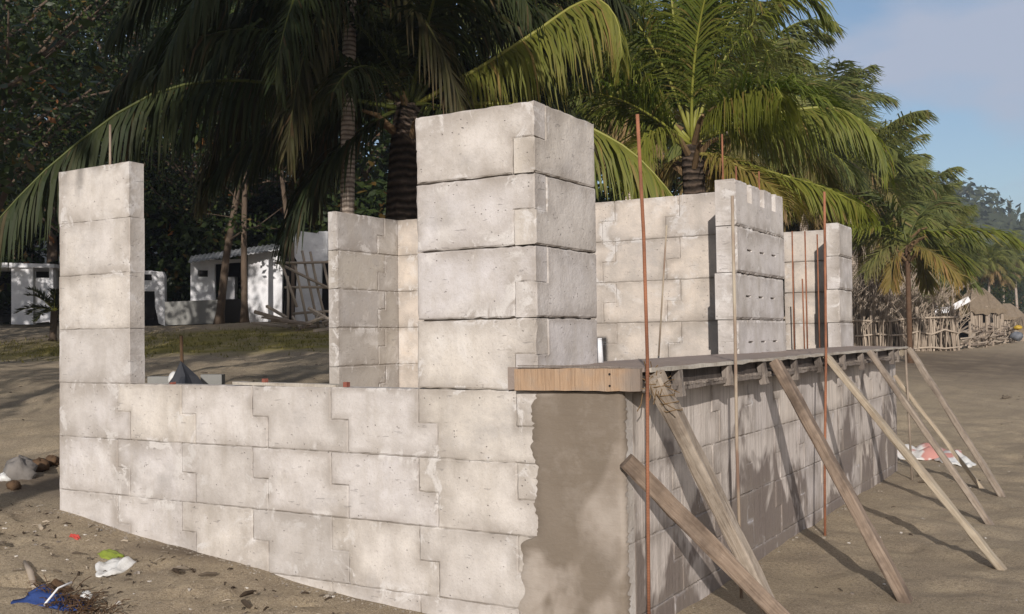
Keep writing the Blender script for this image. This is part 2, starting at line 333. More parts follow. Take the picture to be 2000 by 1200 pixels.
def _vn(x, y, f, seed):
    """cheap smooth value noise on arrays"""
    x = x * f + seed * 17.3; y = y * f + seed * 9.1; xi = np.floor(x).astype(int); yi = np.floor(y).astype(int); u = x - xi; v = y - yi; u = u * u * (3 - 2 * u); v = v * v * (3 - 2 * v)
    h = lambda a, b: np.modf(np.abs(np.sin(a * 127.1 + b * 311.7 + seed) * 43758.5453))[0]
    return (h(xi, yi) * (1 - u) + h(xi + 1, yi) * u) * (1 - v) + (h(xi, yi + 1) * (1 - u) + h(xi + 1, yi + 1) * u) * v - .5
def relief(x, y):
    near_wall = np.clip(np.minimum(np.abs(y) + np.clip(x - 4.7, 0, 9) , np.abs(x - 4.66) + np.clip(-y, 0, 9)) / .5, .45, 1)
    return (_vn(x, y, .9, 1) * .06 + _vn(x, y, 2.3, 2) * .05 + _vn(x, y, 4.6, 3) * .038 + _vn(x, y, 9.0, 4) * .014) * near_wall
_fr = np.random.default_rng(5); _foot = []
for i in range(190):
    if i < 120: fx, fy = _fr.uniform(-4, 3.6), -.25 - abs(_fr.normal(0, 1.0))
    elif i < 150: fx, fy = _fr.uniform(-8, -.4), _fr.uniform(.6, 8)
    else: fx, fy = _fr.uniform(5.3, 9), _fr.uniform(.5, 13)
    _foot.append((fx, fy, _fr.uniform(0, 3.14), _fr.uniform(.018, .036) * (.6 if i >= 150 else 1)))
_rel0 = relief; _fa = np.array(_foot)
def relief(x, y):
    z = _rel0(x, y)
    if x.size == 1:
        near = _fa[(np.abs(_fa[:, 0] - x.flat[0]) < .4) & (np.abs(_fa[:, 1] - y.flat[0]) < .4)]
        if not len(near): return z
    else: near = _foot
    for fx, fy, a, dp in near:
        m = (np.abs(x - fx) < .4) & (np.abs(y - fy) < .4)
        if not m.any(): continue
        dx, dy = x[m] - fx, y[m] - fy; p = (dx * math.cos(a) + dy * math.sin(a)) / .15; q = (-dx * math.sin(a) + dy * math.cos(a)) / .065; r2 = p * p + q * q
        z[m] += -dp * np.exp(-r2) + dp * .45 * np.exp(-(np.sqrt(r2) - 1.5) ** 2 * 5)
    return z
def gz(x, y): 
    a = np.array([x]); b = np.array([y]); return float(ground_np(a, b)[0] + relief(a, b)[0])
def axis(lo, hi, step, far, ratio=1.22):
    a = list(np.arange(lo, hi + 1e-6, step)); s = step
    while a[-1] < far: s *= ratio; a.append(a[-1] + s)
    s = step
    while a[0] > -far: s *= ratio; a.insert(0, a[0] - s)
    return np.array(a)
_gx = axis(-7, 9, .052, 1500); _gy = axis(-3, 13, .052, 1800)
X, Y = np.meshgrid(_gx, _gy); Z = ground_np(X, Y) + relief(X, Y)
gm = bpy.data.meshes.new('ground'); nx, ny = len(_gx), len(_gy)
vv = np.stack([X, Y, Z], -1).reshape(-1, 3); ii = np.arange(nx * ny).reshape(ny, nx)
ff = np.stack([ii[:-1, :-1], ii[:-1, 1:], ii[1:, 1:], ii[1:, :-1]], -1).reshape(-1, 4)
gm.from_pydata(vv.tolist(), [], ff.tolist()); gm.polygons.foreach_set('use_smooth', [True] * len(gm.polygons))
gc = at(470, 665, 22.3); gd = (np.array([_r.x, _r.y]), np.array([_fw.x, _fw.y]))
def blob(cx, cy, a, b):
    dx, dy = X - cx, Y - cy; p = dx * gd[0][0] + dy * gd[0][1]; q = dx * gd[1][0] + dy * gd[1][1]
    return np.clip(1.25 - np.sqrt((p / a) ** 2 + (q / b) ** 2), 0, 1)
for nme, arr in (('grass', np.clip(blob(gc.x, gc.y, 6, 2.6) * 2.2, 0, 1)), ('dark', np.maximum(blob(*at(1900, 712, 27).xy, 11, 5.5), np.maximum(blob(*at(30, 950, 8.4).xy, .9, .5), blob(*at(430, 1075, 6.9).xy, .8, .22))))):  # far dark blob is a painted tree shadow; the wall-foot one is damp sand
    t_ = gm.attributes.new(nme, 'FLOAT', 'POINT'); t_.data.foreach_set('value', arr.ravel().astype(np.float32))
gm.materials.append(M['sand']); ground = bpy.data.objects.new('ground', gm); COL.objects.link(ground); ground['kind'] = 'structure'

# ------------------------------------------------------------------ block walls
P, ZG, T = .6696, .1362, .1284
H, ZS = .4, 1.3
XP = 6 * P + ZG                     # outer face of the corner pillar
XB = 4.66                           # outer face of the low wall
YE = 7.45                           # far end of the low wall
def block(mb, O, U, Nn, lo, up, z0, z1, t, tint, holes=(), e=.009, rag=.0016, gap=.002, push=.006, fill=.05):
    """one interlocking concrete block: face outline from a lower and an upper span, worn edges, real thickness"""
    O = Vector(O); U = Vector(U); Nn = Vector(Nn)
    zm = (z0 + z1) / 2; g = gap
    lo = (lo[0] + g, lo[1] - g); up = (up[0] + g, up[1] - g); z0 += g * 1.3; z1 -= g * 1.3
    S = []; 
    for a in (lo[0], up[0]): S += [a, a + e, a + .04, a - e]
    for b in (lo[1], up[1]): S += [b, b - e, b - .04, b + e]
    zz = [z0, z0 + e, z0 + .04, z1, z1 - e, z1 - .04]
    if abs(lo[0] - up[0]) > .001 or abs(lo[1] - up[1]) > .001: zz += [zm, zm - e, zm + e]
    for h in holes: S += [h[0], h[0] - .006, h[1], h[1] + .006]; zz += [h[2], h[2] - .004, h[3], h[3] + .004]
    def thin(q, lim, fillstep):
        q = sorted(x for x in q if lim[0] - 1e-9 <= x <= lim[1] + 1e-9); o = [q[0]]
        for x in q[1:]:
            if x - o[-1] > .0032: o.append(x)
        r = [o[0]]
        for x in o[1:]:
            n_ = int((x - r[-1]) / fillstep); b = r[-1]
            for k in range(1, n_ + 1): r.append(b + (x - b) * k / (n_ + 1))
            r.append(x)
        return r
    S = thin(S, (min(lo[0], up[0]), max(lo[1], up[1])), fill); zz = thin(zz, (z0, z1), fill)
    step = abs(lo[0] - up[0]) > .001 or abs(lo[1] - up[1]) > .001
    if not step: pass
    def inside(s, z):
        a = lo if z < zm else up
        return a[0] - 1e-6 < s < a[1] + 1e-6
    cells = {}
    for i in range(len(S) - 1):
        for j in range(len(zz) - 1):
            if inside((S[i] + S[i + 1]) / 2, (zz[j] + zz[j + 1]) / 2): cells[(i, j)] = 1
    cnt = {}
    for (i, j) in cells:
        for q in ((i, j), (i + 1, j), (i, j + 1), (i + 1, j + 1)): cnt[q] = cnt.get(q, 0) + 1
    segs = [((lo[0], z0), (lo[1], z0)), ((up[0], z1), (up[1], z1)), ((lo[0], z0), (lo[0], zm)), ((up[0], zm), (up[0], z1)), ((lo[1], z0), (lo[1], zm)), ((up[1], zm), (up[1], z1)),
            ((min(lo[0], up[0]), zm), (max(lo[0], up[0]), zm)), ((min(lo[1], up[1]), zm), (max(lo[1], up[1]), zm))]
    def dist(s, z):
        d = 9
        for (a, b), (c, dd) in segs:
            L2 = (c - a) ** 2 + (dd - b) ** 2
            if L2 < 1e-8: continue
            k = max(0, min(1, ((s - a) * (c - a) + (z - b) * (dd - b)) / L2)); d = min(d, math.hypot(s - a - k * (c - a), z - b - k * (dd - b)))
        return d
    front = {}; back = {}; ew = random.uniform(.06, .17); vl = max(0, random.gauss(.06, .24)); lz = random.uniform(0, 6)
    bow = random.uniform(-.003, .003)
    for q, n_ in cnt.items():
        s, z = S[q[0]], zz[q[1]]; edge = n_ < 4; d = 0
        if edge: d = push * random.uniform(.6, 1.5) * (2.2 if random.random() < .04 else 1); s_, z_ = s + random.gauss(0, rag), z + random.gauss(0, rag)
        else: s_, z_ = s + random.gauss(0, .0006), z; d = random.gauss(0, .0002) + bow
        for h in holes:
            if h[0] - 1e-6 <= s <= h[1] + 1e-6 and h[2] - 1e-6 <= z <= h[3] + 1e-6: d = h[4]
        ea = max(0, 1 - dist(s, z) / (ew * (1 + .5 * math.sin(lz + s * 5))))
        if any(h[0] - 1e-6 <= s <= h[1] + 1e-6 and h[2] - 1e-6 <= z <= h[3] + 1e-6 for h in holes): ea = 1.0  # slots and slits take full grime: their shade is put into the colour
        pnt = O + U * s_ + Vector((0, 0, z_)) - Nn * d
        front[q] = mb.vert(pnt, edge=ea, tint=tint, val=min(1, vl), row=max(0, min(1, .9 - z / 1.3)))
        if edge: back[q] = mb.vert(O + U * s + Vector((0, 0, z)) - Nn * t, edge=.35, tint=tint)
    flip = U.cross(Vector((0, 0, 1))).dot(Nn) < 0
    ecount = {}
    for (i, j) in cells:
        q = [(i, j), (i + 1, j), (i + 1, j + 1), (i, j + 1)]
        if flip: q = q[::-1]
        mb.f.append([front[x] for x in q])
        for a, b in zip(q, q[1:] + q[:1]): ecount.setdefault(frozenset((a, b)), []).append((a, b))
    for k, l in ecount.items():
        if len(l) == 1:
            a, b = l[0]
            if a in back and b in back: mb.f.append([front[b], front[a], back[a], back[b]])
    # plain back face
    for zl, a in ((0, lo), (1, up)):
        za, zb = ((z0, zm) if step else (z0, z1)) if zl == 0 else (zm, z1)
        if zl == 1 and not step: continue
        q = [mb.vert(O + U * s + Vector((0, 0, z)) - Nn * t, edge=.3, tint=tint) for s, z in ((a[0], za), (a[1], za), (a[1], zb), (a[0], zb))]
        mb.f.append(q if flip else q[::-1])
def zrow(c): return ZS + H * (c - 1), ZS + H * c        # course c spans these heights; c = 0 is the one under the sill
rt = lambda: min(1, max(0, random.gauss(.5, .33)))

house = empty('unfinished_block_house', (2.3, 3.0, 0), 'unfinished roofless house shell of pale interlocking concrete blocks with a tall corner pillar', 'building')
AX, AN = (1, 0, 0), (0, -1, 0)
BX, BN = (0, 1, 0), (1, 0, 0)
# front wall below the sill
mb = MB()
for c in range(0, -4, -1):
    z0, z1 = zrow(c)
    block(mb, (0, 0, 0), AX, AN, (0, ZG), (0, ZG * .02 + .004), z0, (z0 + z1) / 2, T, rt()) if False else None
    for k in range(0, 7):
        lo = (k * P + ZG if k else 0, (k + 1) * P + ZG if k < 6 else XB); up = (k * P, (k + 1) * P if k < 6 else XB)
        if k == 6: lo = (6 * P + ZG, XB); up = (6 * P, XB)
        block(mb, (0, 0, 0), AX, AN, lo, up, z0, z1, T, rt(), push=.0042 if k > 1 else .0025, gap=.001)
mb.build('front_wall', M['block'], house)
# corner of the window opening: the slim left pier
mb = MB()
for c in (1, 2, 3, 4):
    z0, z1 = zrow(c); j = random.uniform(-.004, .004)
    block(mb, (j, random.uniform(-.004, .002), 0), AX, AN, (0, P + ZG + random.uniform(-.006, .006)), (0, P + ZG), z0, z1, T, rt(), gap=.0006, push=.0022, rag=.0012)
mb.build('window_pier', M['block'], house)
# tall corner pillar: two leaves that interlock at the corner
mb = MB()
for c in (1, 2, 3, 4):
    z0, z1 = zrow(c); j = random.uniform(-.006, .006); tt = rt(); zm = (z0 + z1) / 2
    block(mb, (j, -.004, 0), AX, AN, (5 * P, 6 * P), (5 * P, XP), z0, z1, T, tt, gap=.003, push=.007, rag=.0022)
    block(mb, (XP + j, -.004, 0), BX, BN, (0, .759), (T + .004, .759), z0, z1, ZG - .004, rt(), gap=.003, push=.007, rag=.0022)
mb.build('corner_pillar', M['block'], house)
# seaward low wall
mb = MB()
PB = P
for c in range(0, -4, -1):
    z0, z1 = zrow(c); k = 0
    for k in range(12):
        a0, a1 = k * PB, (k + 1) * PB
        if a0 >= YE: break
        lo = (max(T, a0 + (ZG if k else 0)), min(YE, a1 + ZG)); up = (max(T, a0), min(YE, a1))
        block(mb, (XB, 0, 0), BX, BN, lo, up, z0, z1, T, rt(), gap=.0012, push=.0035, rag=.002)
mb.build('low_wall', M['lowwall'], house)
# inner walls
mb = MB(); ZO = .019
YC, XD, YD = 4.2, .017, 3.168
for c in range(-3, 5):
    z0, z1 = zrow(c); z0 += ZO; z1 += ZO
    block(mb, (XD, 0, 0), BX, BN, (YD, YC - .36), (YD, YC - .24), z0, z1, T - .012, rt(), gap=.0018, e=.014, push=.007)
    block(mb, (XD, 0, 0), BX, BN, (YC - .36, YC), (YC - .24, YC), z0, z1, T - .012, rt(), gap=.0018)
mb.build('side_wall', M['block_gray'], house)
mb = MB()
for c in range(-2, 5):
    z0, z1 = zrow(c); z0 += ZO; z1 += ZO
    js = [-.12 + XD, .62, 1.29, 1.96, 2.60, 3.27, 3.935]
    for a, b in zip(js, js[1:]):
        f0 = a == js[0]; f1 = b == js[-1]; dl = .07
        block(mb, (0, YC, 0), AX, AN, (a - (0 if f0 else dl), b - (0 if f1 else dl)), (a + (0 if f0 else dl), b + (0 if f1 else dl)), z0, z1, T, rt(), gap=.0018)
mb.build('rear_wall', M['block_back'], house)
mb = MB()
EX0, EX1, EY0, EY1 = 3.94, 4.118, 3.49, 4.93
for c in range(1, 5):
    z0, z1 = zrow(c); z0 += ZO; z1 += ZO; j = random.uniform(-.01, .01)
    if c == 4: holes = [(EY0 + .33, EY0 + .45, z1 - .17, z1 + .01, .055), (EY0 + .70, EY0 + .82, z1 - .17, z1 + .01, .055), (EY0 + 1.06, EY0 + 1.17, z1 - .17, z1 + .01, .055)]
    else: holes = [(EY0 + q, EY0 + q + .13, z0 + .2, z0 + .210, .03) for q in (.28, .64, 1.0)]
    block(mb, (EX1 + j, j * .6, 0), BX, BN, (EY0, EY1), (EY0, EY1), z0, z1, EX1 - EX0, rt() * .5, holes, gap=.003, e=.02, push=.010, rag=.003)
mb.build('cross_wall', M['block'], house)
mb = MB()
for c in range(1, 5):
    z0, z1 = zrow(c); z0 += ZO; z1 += ZO
    block(mb, (0, 8.33, 0), AX, AN, (3.145, 3.905), (3.145, 3.905), z0, z1, T, .8, gap=.003)
mb.build('end_wall', M['block_back'], house)
mb = MB()
for c in range(1, 5):
    z0, z1 = zrow(c); z0 += ZO; z1 += ZO; j = random.uniform(-.012, .012)
    block(mb, (4.02 + j, 0, 0), BX, BN, (7.6, 8.3), (7.6, 8.3), z0, z1, .15, rt(), gap=.003, e=.022, push=.012)
mb.build('end_pillar', M['block'], house)
# mortar behind the open joints
mb = MB()
mb.box((.02, .012, -.3), (XB - .012, T - .006, ZS - .006)); mb.box((.012, .010, ZS - .01), (P + ZG - .012, T - .01, ZS + 4 * H - .012))
mb.box((5 * P + .03, .03, ZS - .01), (XP - .03, T - .02, ZS + 4 * H - .03)); mb.box((XP - ZG + .03, .03, ZS - .01), (XP - .03, .73, ZS + 4 * H - .03))
mb.box((XB - T + .006, T, -.3), (XB - .009, YE - .02, ZS - .006)); mb.box((XD - T + .03, YD + .03, 0), (XD - .010, YC - .01, ZS + 4 * H - .01))
mb.box((XD - T, YC + .010, .1), (3.93, YC + T - .02, ZS + 4 * H - .01)); mb.box((EX0 + .03, EY0 + .03, ZS), (EX1 - .035, EY1 - .03, ZS + 4 * H - .03)); mb.box((3.9, 7.63, ZS), (3.99, 8.27, ZS + 4 * H - .04)); mb.box((3.17, 8.345, ZS), (3.88, 8.44, ZS + 4 * H - .04))
mb.box((3.15, 8.35, 0), (4.0, 8.44, ZS - .02)); mb.box((3.5, 7.5, 0), (4.0, 8.3, ZS - .02))
mb.build('joint_mortar', M['mortar'], house)
# patch of wet plaster at the seaward corner
edge = [(1.298, 4.14), (1.22, 4.125), (1.114, 4.121), (1.0, 4.118), (.904, 4.124), (.8, 4.118), (.70, 4.131), (.641, 4.132), (.56, 4.128), (.51, 4.12), (.465, 4.05), (.36, 4.04), (.27, 4.032), (.2, 4.045), (.127, 4.0), (.05, 4.02), (-.2, 3.99)]
mb = MB(); rows = []
wob = 0
for j in range(0, 121):
    z = 1.298 - j * .0125
    for (za, xa), (zb, xb_) in zip(edge, edge[1:]):
        if zb <= z <= za: x = xa + (xb_ - xa) * (za - z) / (za - zb)
    if z < -.2: break
    wob = wob * .86 + random.gauss(0, .006); x += wob + random.gauss(0, .0025); row = []
    NXP = 22
    for i in range(NXP + 1):
        s = x + (XB + .004 - x) * (i / NXP); d = .010 + .002 * math.sin(s * 21 + z * 13) + random.gauss(0, .0007)
        if i == 0: d = -.002
        elif i == 1: s = x + .014 + random.gauss(0, .004); d = .0035 + random.random() * .004
        elif i == NXP: d = .004
        row.append(mb.vert((s, -d, z)))
    row.append(mb.vert((XB + .006, .035 + random.gauss(0, .012), z)))
    rows.append(row)
for a, b in zip(rows, rows[1:]):
    for i in range(len(a) - 1): mb.f.append([b[i], b[i + 1], a[i + 1], a[i]])
mb.build('plaster_patch', M['plaster'], house, smooth=True)
# fresh concrete counter slab, cast on the low wall
mb = MB(); ZT = 1.428
xs = np.linspace(3.98, 4.795, 9); ys = np.linspace(-.022, 8.25, 90); top = []
for yy in ys:
    xe = 4.795 if yy < 7.3 else 4.795 - (yy - 7.3) * .68
    top.append([mb.vert((3.98 + (xe - 3.98) * i / 8, yy, ZT + (random.gauss(0, .0022) if 0 < i < 8 else 0))) for i in range(9)])
bot = [[mb.vert((mb.v[r[0]][0], mb.v[r[0]][1], 1.302)), mb.vert((mb.v[r[-1]][0], mb.v[r[-1]][1], 1.406))] for r in top]
for a, b, c_, d_ in zip(top, top[1:], bot, bot[1:]):
    for i in range(8): mb.f.append([a[i], a[i + 1], b[i + 1], b[i]])
    mb.f.append([a[0], b[0], d_[0], c_[0]]); mb.f.append([b[-1], a[-1], c_[1], d_[1]]); mb.f.append([c_[0], d_[0], d_[1], c_[1]])
mb.f.append(top[0][::-1] + bot[0]); mb.f.append(top[-1] + bot[-1][::-1])
mb.build('counter_slab', M['slab'], house)

# ------------------------------------------------------------------ timber formwork round the slab edge
fw = empty('slab_formwork', (4.78, 3.5, 1.3), 'long grey timber formwork nailed along the edge of the dark concrete counter slab', 'formwork')
def plank(mb, a, b, w, t, side=None, n=6, jit=.003, up=(0, 0, 1)):
    """a sawn board from a to b: width w across `up`, thickness t"""
    a = Vector(a); b = Vector(b); d = (b - a).normalized(); up = Vector(up); wdir = (up - d * up.dot(d)).normalized(); tdir = d.cross(wdir)
    rings = []
    for k in range(n + 1):
        c = a + (b - a) * k / n
        rings.append([mb.vert(c + wdir * (sw * w / 2 + random.gauss(0, jit)) + tdir * (st * t / 2 + random.gauss(0, jit * .6))) for sw, st in ((-1, -1), (1, -1), (1, 1), (-1, 1))])
    for p_, q in zip(rings, rings[1:]):
        for i in range(4): mb.f.append([p_[i], p_[(i + 1) % 4], q[(i + 1) % 4], q[i]])
    mb.f.append(rings[0][::-1]); mb.f.append(rings[-1])
YF = 7.28
mb = MB(); plank(mb, (4.755, .0, 1.355), (4.755, YF, 1.358), .096, .022, n=30); mb.build('side_board', M['wood_form_dark'], fw)
mb = MB(); plank(mb, (4.813, .0, 1.415), (4.822, YF, 1.421), .019, .030, n=50, jit=.0025); mb.build('top_rail', M['wood_lip'], fw)
mb = MB(); plank(mb, (4.79, .02, 1.306), (4.79, YF, 1.318), .026, .045, n=40, jit=.004)
for _ in range(200):
    y = random.uniform(.05, YF); s = random.uniform(.004, .010); mb.box((4.775 - s, y - s * 1.6, 1.318 - s * .4 + y * .0016), (4.812 + s * .6, y + s * 1.6, 1.320 + s + y * .0016), jit=.004)
mb.build('bottom_rail', M['wood_form'], fw)
for y in (.42, 1.22, 1.95, 2.75, 3.42, 4.25, 5.0, 5.62, 6.45, 6.75):
    mb = MB(); plank(mb, (4.812 + random.uniform(-.004, .006), y, 1.27 + random.uniform(-.02, .015)), (4.80, y + random.uniform(-.02, .02), 1.405), .055 + random.uniform(-.01, .012), .046, up=(0, 1, 0), n=4, jit=.004)
    mb.build('cleat', M['wood_form'], fw)
mb = MB(); plank(mb, (4.80, YF - .38, 1.372), (4.80, YF, 1.378), .10, .03, n=4); mb.build('end_panel', M['wood_pale'], fw)
ep = empty('orange_plank', (4.42, -.042, 1.304), 'fresh orange plank closing the near end of the counter slab formwork', 'plank')
mb = MB(); plank(mb, (4.046, -.045, 1.362), (4.79, -.045, 1.367), .116, .03, n=12, jit=.0015); mb.build('board', M['wood_orange'], ep)
mb = MB()
for z in (1.335, 1.395): mb.tube([(4.62, -.058, z), (4.62, -.064, z)], .006, 8)
mb.build('nail_heads', M['void'], ep)
mb = MB()
for dz in (0, .012): mb.tube([(4.05, -.03, 1.425 + dz), (4.3, -.032, 1.428 + dz * .8), (4.6, -.03, 1.426 + dz * .5), (4.79, -.025, 1.424)], .003, 5)
tag(mb.build('tie_wire', M['wood_form'], origin=(4.4, -.03, 1.425)), 'two thin grey wires stretched over the top of the orange plank', 'wire')

# ------------------------------------------------------------------ timber props
def prop(name, top, foot, w, t, m, label, upv=None, jit=.005, n=12, bend=0):
    top = Vector(top); foot = Vector(foot); d = top - foot; Lg = d.length
    mb = MB()
    for k in range(n + 1):
        pass
    rings = []
    for k in range(n + 1):
        z = -.12 + (Lg + .12) * k / n; cx = bend * math.sin(math.pi * k / n)
        ch = 1 + random.gauss(0, .025)
        pts = []
        for sx, sy in ((-1, -.7), (-.8, -1), (.8, -1), (1, -.7), (1, .7), (.8, 1), (-.8, 1), (-1, .7)):
            pts.append(mb.vert((cx + sx * w / 2 * ch + random.gauss(0, jit * .5), sy * t / 2 * ch + random.gauss(0, jit * .5), z)))
        rings.append(pts)
    for a, b in zip(rings, rings[1:]):
        for i in range(8): mb.f.append([a[i], a[(i + 1) % 8], b[(i + 1) % 8], b[i]])
    mb.f.append(rings[0][::-1]); mb.f.append(rings[-1])
    o = mb.build(name, m); zax = d.normalized(); ref = Vector(upv or (0, 1, 0)); xax = (ref - zax * ref.dot(zax)).normalized(); yax = zax.cross(xax)
    o.matrix_world = Matrix(((xax.x, yax.x, zax.x, foot.x), (xax.y, yax.y, zax.y, foot.y), (xax.z, yax.z, zax.z, foot.z), (0, 0, 0, 1)))
    tag(o, label, 'prop', 'timber props shoring the formwork'); return o
prop('timber_prop', (4.835, .02, 1.385), (5.20, .80, 0), .10, .08, M['wood_pole'], 'thick round-edged pole wrapped with sacking at its top, under the front corner of the formwork', bend=.012)
prop('timber_prop', (4.705, -.06, .955), (5.37, .66, -.02), .088, .045, M['wood_dark'], 'short plank leaning low on the plastered corner of the wall, in front of the others', upv=(.7, .6, .4), bend=.0)
prop('timber_prop', (4.845, 2.115, 1.395), (5.70, 1.744, 0), .105, .07, M['wood_dark'], 'rough dark brown split log with the nearest foot in the open sand', bend=.015)
prop('timber_prop', (4.845, 3.56, 1.395), (6.13, 2.86, 0), .10, .045, M['wood_pale'], 'pale straight sawn prop whose foot reaches farthest out on the sand', bend=-.01)
prop('timber_prop', (4.85, 5.17, 1.405), (5.86, 4.70, 0), .095, .05, M['wood_gray'], 'broad weathered plank prop just beyond the pale straight one', bend=.01)
prop('timber_prop', (4.77, 6.80, 1.12), (5.60, 6.66, 0), .06, .035, M['wood_pale'], 'narrow grey prop set low on the far end of the low wall', bend=0)
prop('timber_prop', (4.88, 7.12, 1.395), (5.86, 6.06, 0), .085, .055, M['wood_gray'], 'slim grey prop at the far end of the slab, farthest from the corner pillar', bend=.01)
# sacking and fibre tied round the top of the first prop
mb = MB(); pa = Vector((4.835, .02, 1.385)); pb = Vector((5.20, .80, 0))
for k in range(34):
    c = pa + (pb - pa) * random.uniform(.0, .06) + Vector((random.gauss(0, .03), random.gauss(-.01, .03), random.gauss(0, .02)))
    e_ = c + Vector((random.gauss(0, .05), random.gauss(0, .05), random.gauss(-.03, .05))); mb.tube([c, (c + e_) / 2 + Vector((0, 0, random.gauss(0, .015))), e_], .0028, 4)
for k in range(4): mb.tube([pa + (pb - pa) * (.04 + k * .03) + Vector((math.cos(q) * .062, math.sin(q) * .062, random.gauss(0, .004))) for q in np.linspace(0, 6.28, 9)], .003, 4)
tag(mb.build('fibre_rope', M['fibre'], origin=pa), 'frayed brown fibre lashing tied round the corner prop and steel rod', 'rope')

# ------------------------------------------------------------------ steel rods
def rod(pts, m, label, r=.0075, name='steel_rod'):
    base = Vector(pts[0]); mb = MB(); n = len(pts)
    mb.tube(pts, r, 8)
    o = mb.build(name, m, smooth=True, origin=base); tag(o, label, 'rod', 'upright steel rods'); return o
rod([(4.83, -.10, -.1), (4.84, -.10, .9), (4.85, -.10, 1.48), (4.855, -.13, 2.1), (4.85, -.17, 2.70)], M['rust'], 'tall bright rusty rod at the front corner, beside the end of the orange plank', .0095)
rod([(4.86, 1.25, -.05), (4.85, 1.25, .9), (4.85, 1.262, 1.6), (4.85, 1.26, 2.452)], M['rust_pale'], 'tall rod pale with grout, rising in front of the cross wall with grooves', .0105)
rod([(4.86, 3.29, -.05), (4.86, 3.33, .5), (4.855, 3.48, 1.43), (4.85, 3.569, 2.746)], M['rust'], 'tall rusty rod standing beyond the slab edge between cross wall and end pillar', .0105)
rod([(4.93, 6.75, -.05), (4.90, 6.72, 1.40)], M['wood_gray'], 'thin pale stake under the far end of the formwork', .012, 'wooden_stake')
rod([(.51, .064, 2.5), (.516, .06, 3.21)], M['rust_pale'], 'short rod sticking out of the top of the slim window pier', .0085)
rod([(3.137, 4.13, 1.40), (3.234, 4.15, 2.637)], M['rust_pale'], 'leaning rod against the rear wall behind the counter', .009)
for (px, py0, py1, lab) in ((1412, 262, 350, 'tallest of three short rods in the top of the grooved cross wall'), (1438, 325, 356, 'middle short rod in the top of the grooved cross wall'), (1483, 335, 372, 'short rod at the far end of the grooved cross wall top')):
    w = {1412: 8.75, 1438: 8.95, 1483: 9.45}[px]; a = at(px, py0, w); b = at(px, py1, w); b.z = 2.7; b.x = min(b.x, 4.05); a.x = b.x; a.y = b.y
    rod([b, a], M['rust'], lab, .008)
for (px, py, X_, lab) in ((1547, 452, 3.45, 'leftmost of the four thin rods standing before the end wall'), (1572, 452, 3.55, 'long rod second from the left before the end wall'), (1567, 545, 3.62, 'shortest rod standing before the end wall'), (1596, 458, 3.72, 'rod in the shadow beside the end pillar')):
    w = 12.3; a = at(px, py, w); rod([(a.x + random.uniform(-.02, .02), a.y, 1.25), (a.x, a.y, a.z)], M['rust'], lab, .009)

# ------------------------------------------------------------------ small things on the building
mb = MB(); plank(mb, (1.819, .052, 1.314), (2.708, .058, 1.306), .085, .02, up=(0, 1, 0), n=8, jit=.002)
tag(mb.build('sill_board', M['wood_lip'], origin=(2.2, .055, 1.305)), 'thin pale board lying along the sill of the low front wall', 'board')
for i, (x, lab) in enumerate(((1.2, 'small red peg on the sill near the slim window pier'), (2.08, 'small red peg in the middle of the sill beside the pale board'), (2.77, 'small red peg on the sill close to the corner pillar'))):
    mb = MB(); hgt = (.012, .045, .03)[i]; mb.box((x - .014, .03, 1.299), (x + .014, .06, 1.302 + hgt), jit=.003)
    tag(mb.build('wooden_peg', M['pegred'], origin=(x, .05, 1.3)), lab, 'peg', 'red pegs on the sill')
mb = MB(); mb.tube([(4.085, .93, 1.42), (4.075, .93, 1.57)], .021, 14, cap=True); mb.tube([(4.075, .93, 1.57), (4.074, .93, 1.578)], .023, 14)
tag(mb.build('plastic_pipe', M['white'], smooth=True, origin=(4.085, .93, 1.42)), 'short white plastic pipe stub standing on the slab beside the corner pillar', 'pipe')

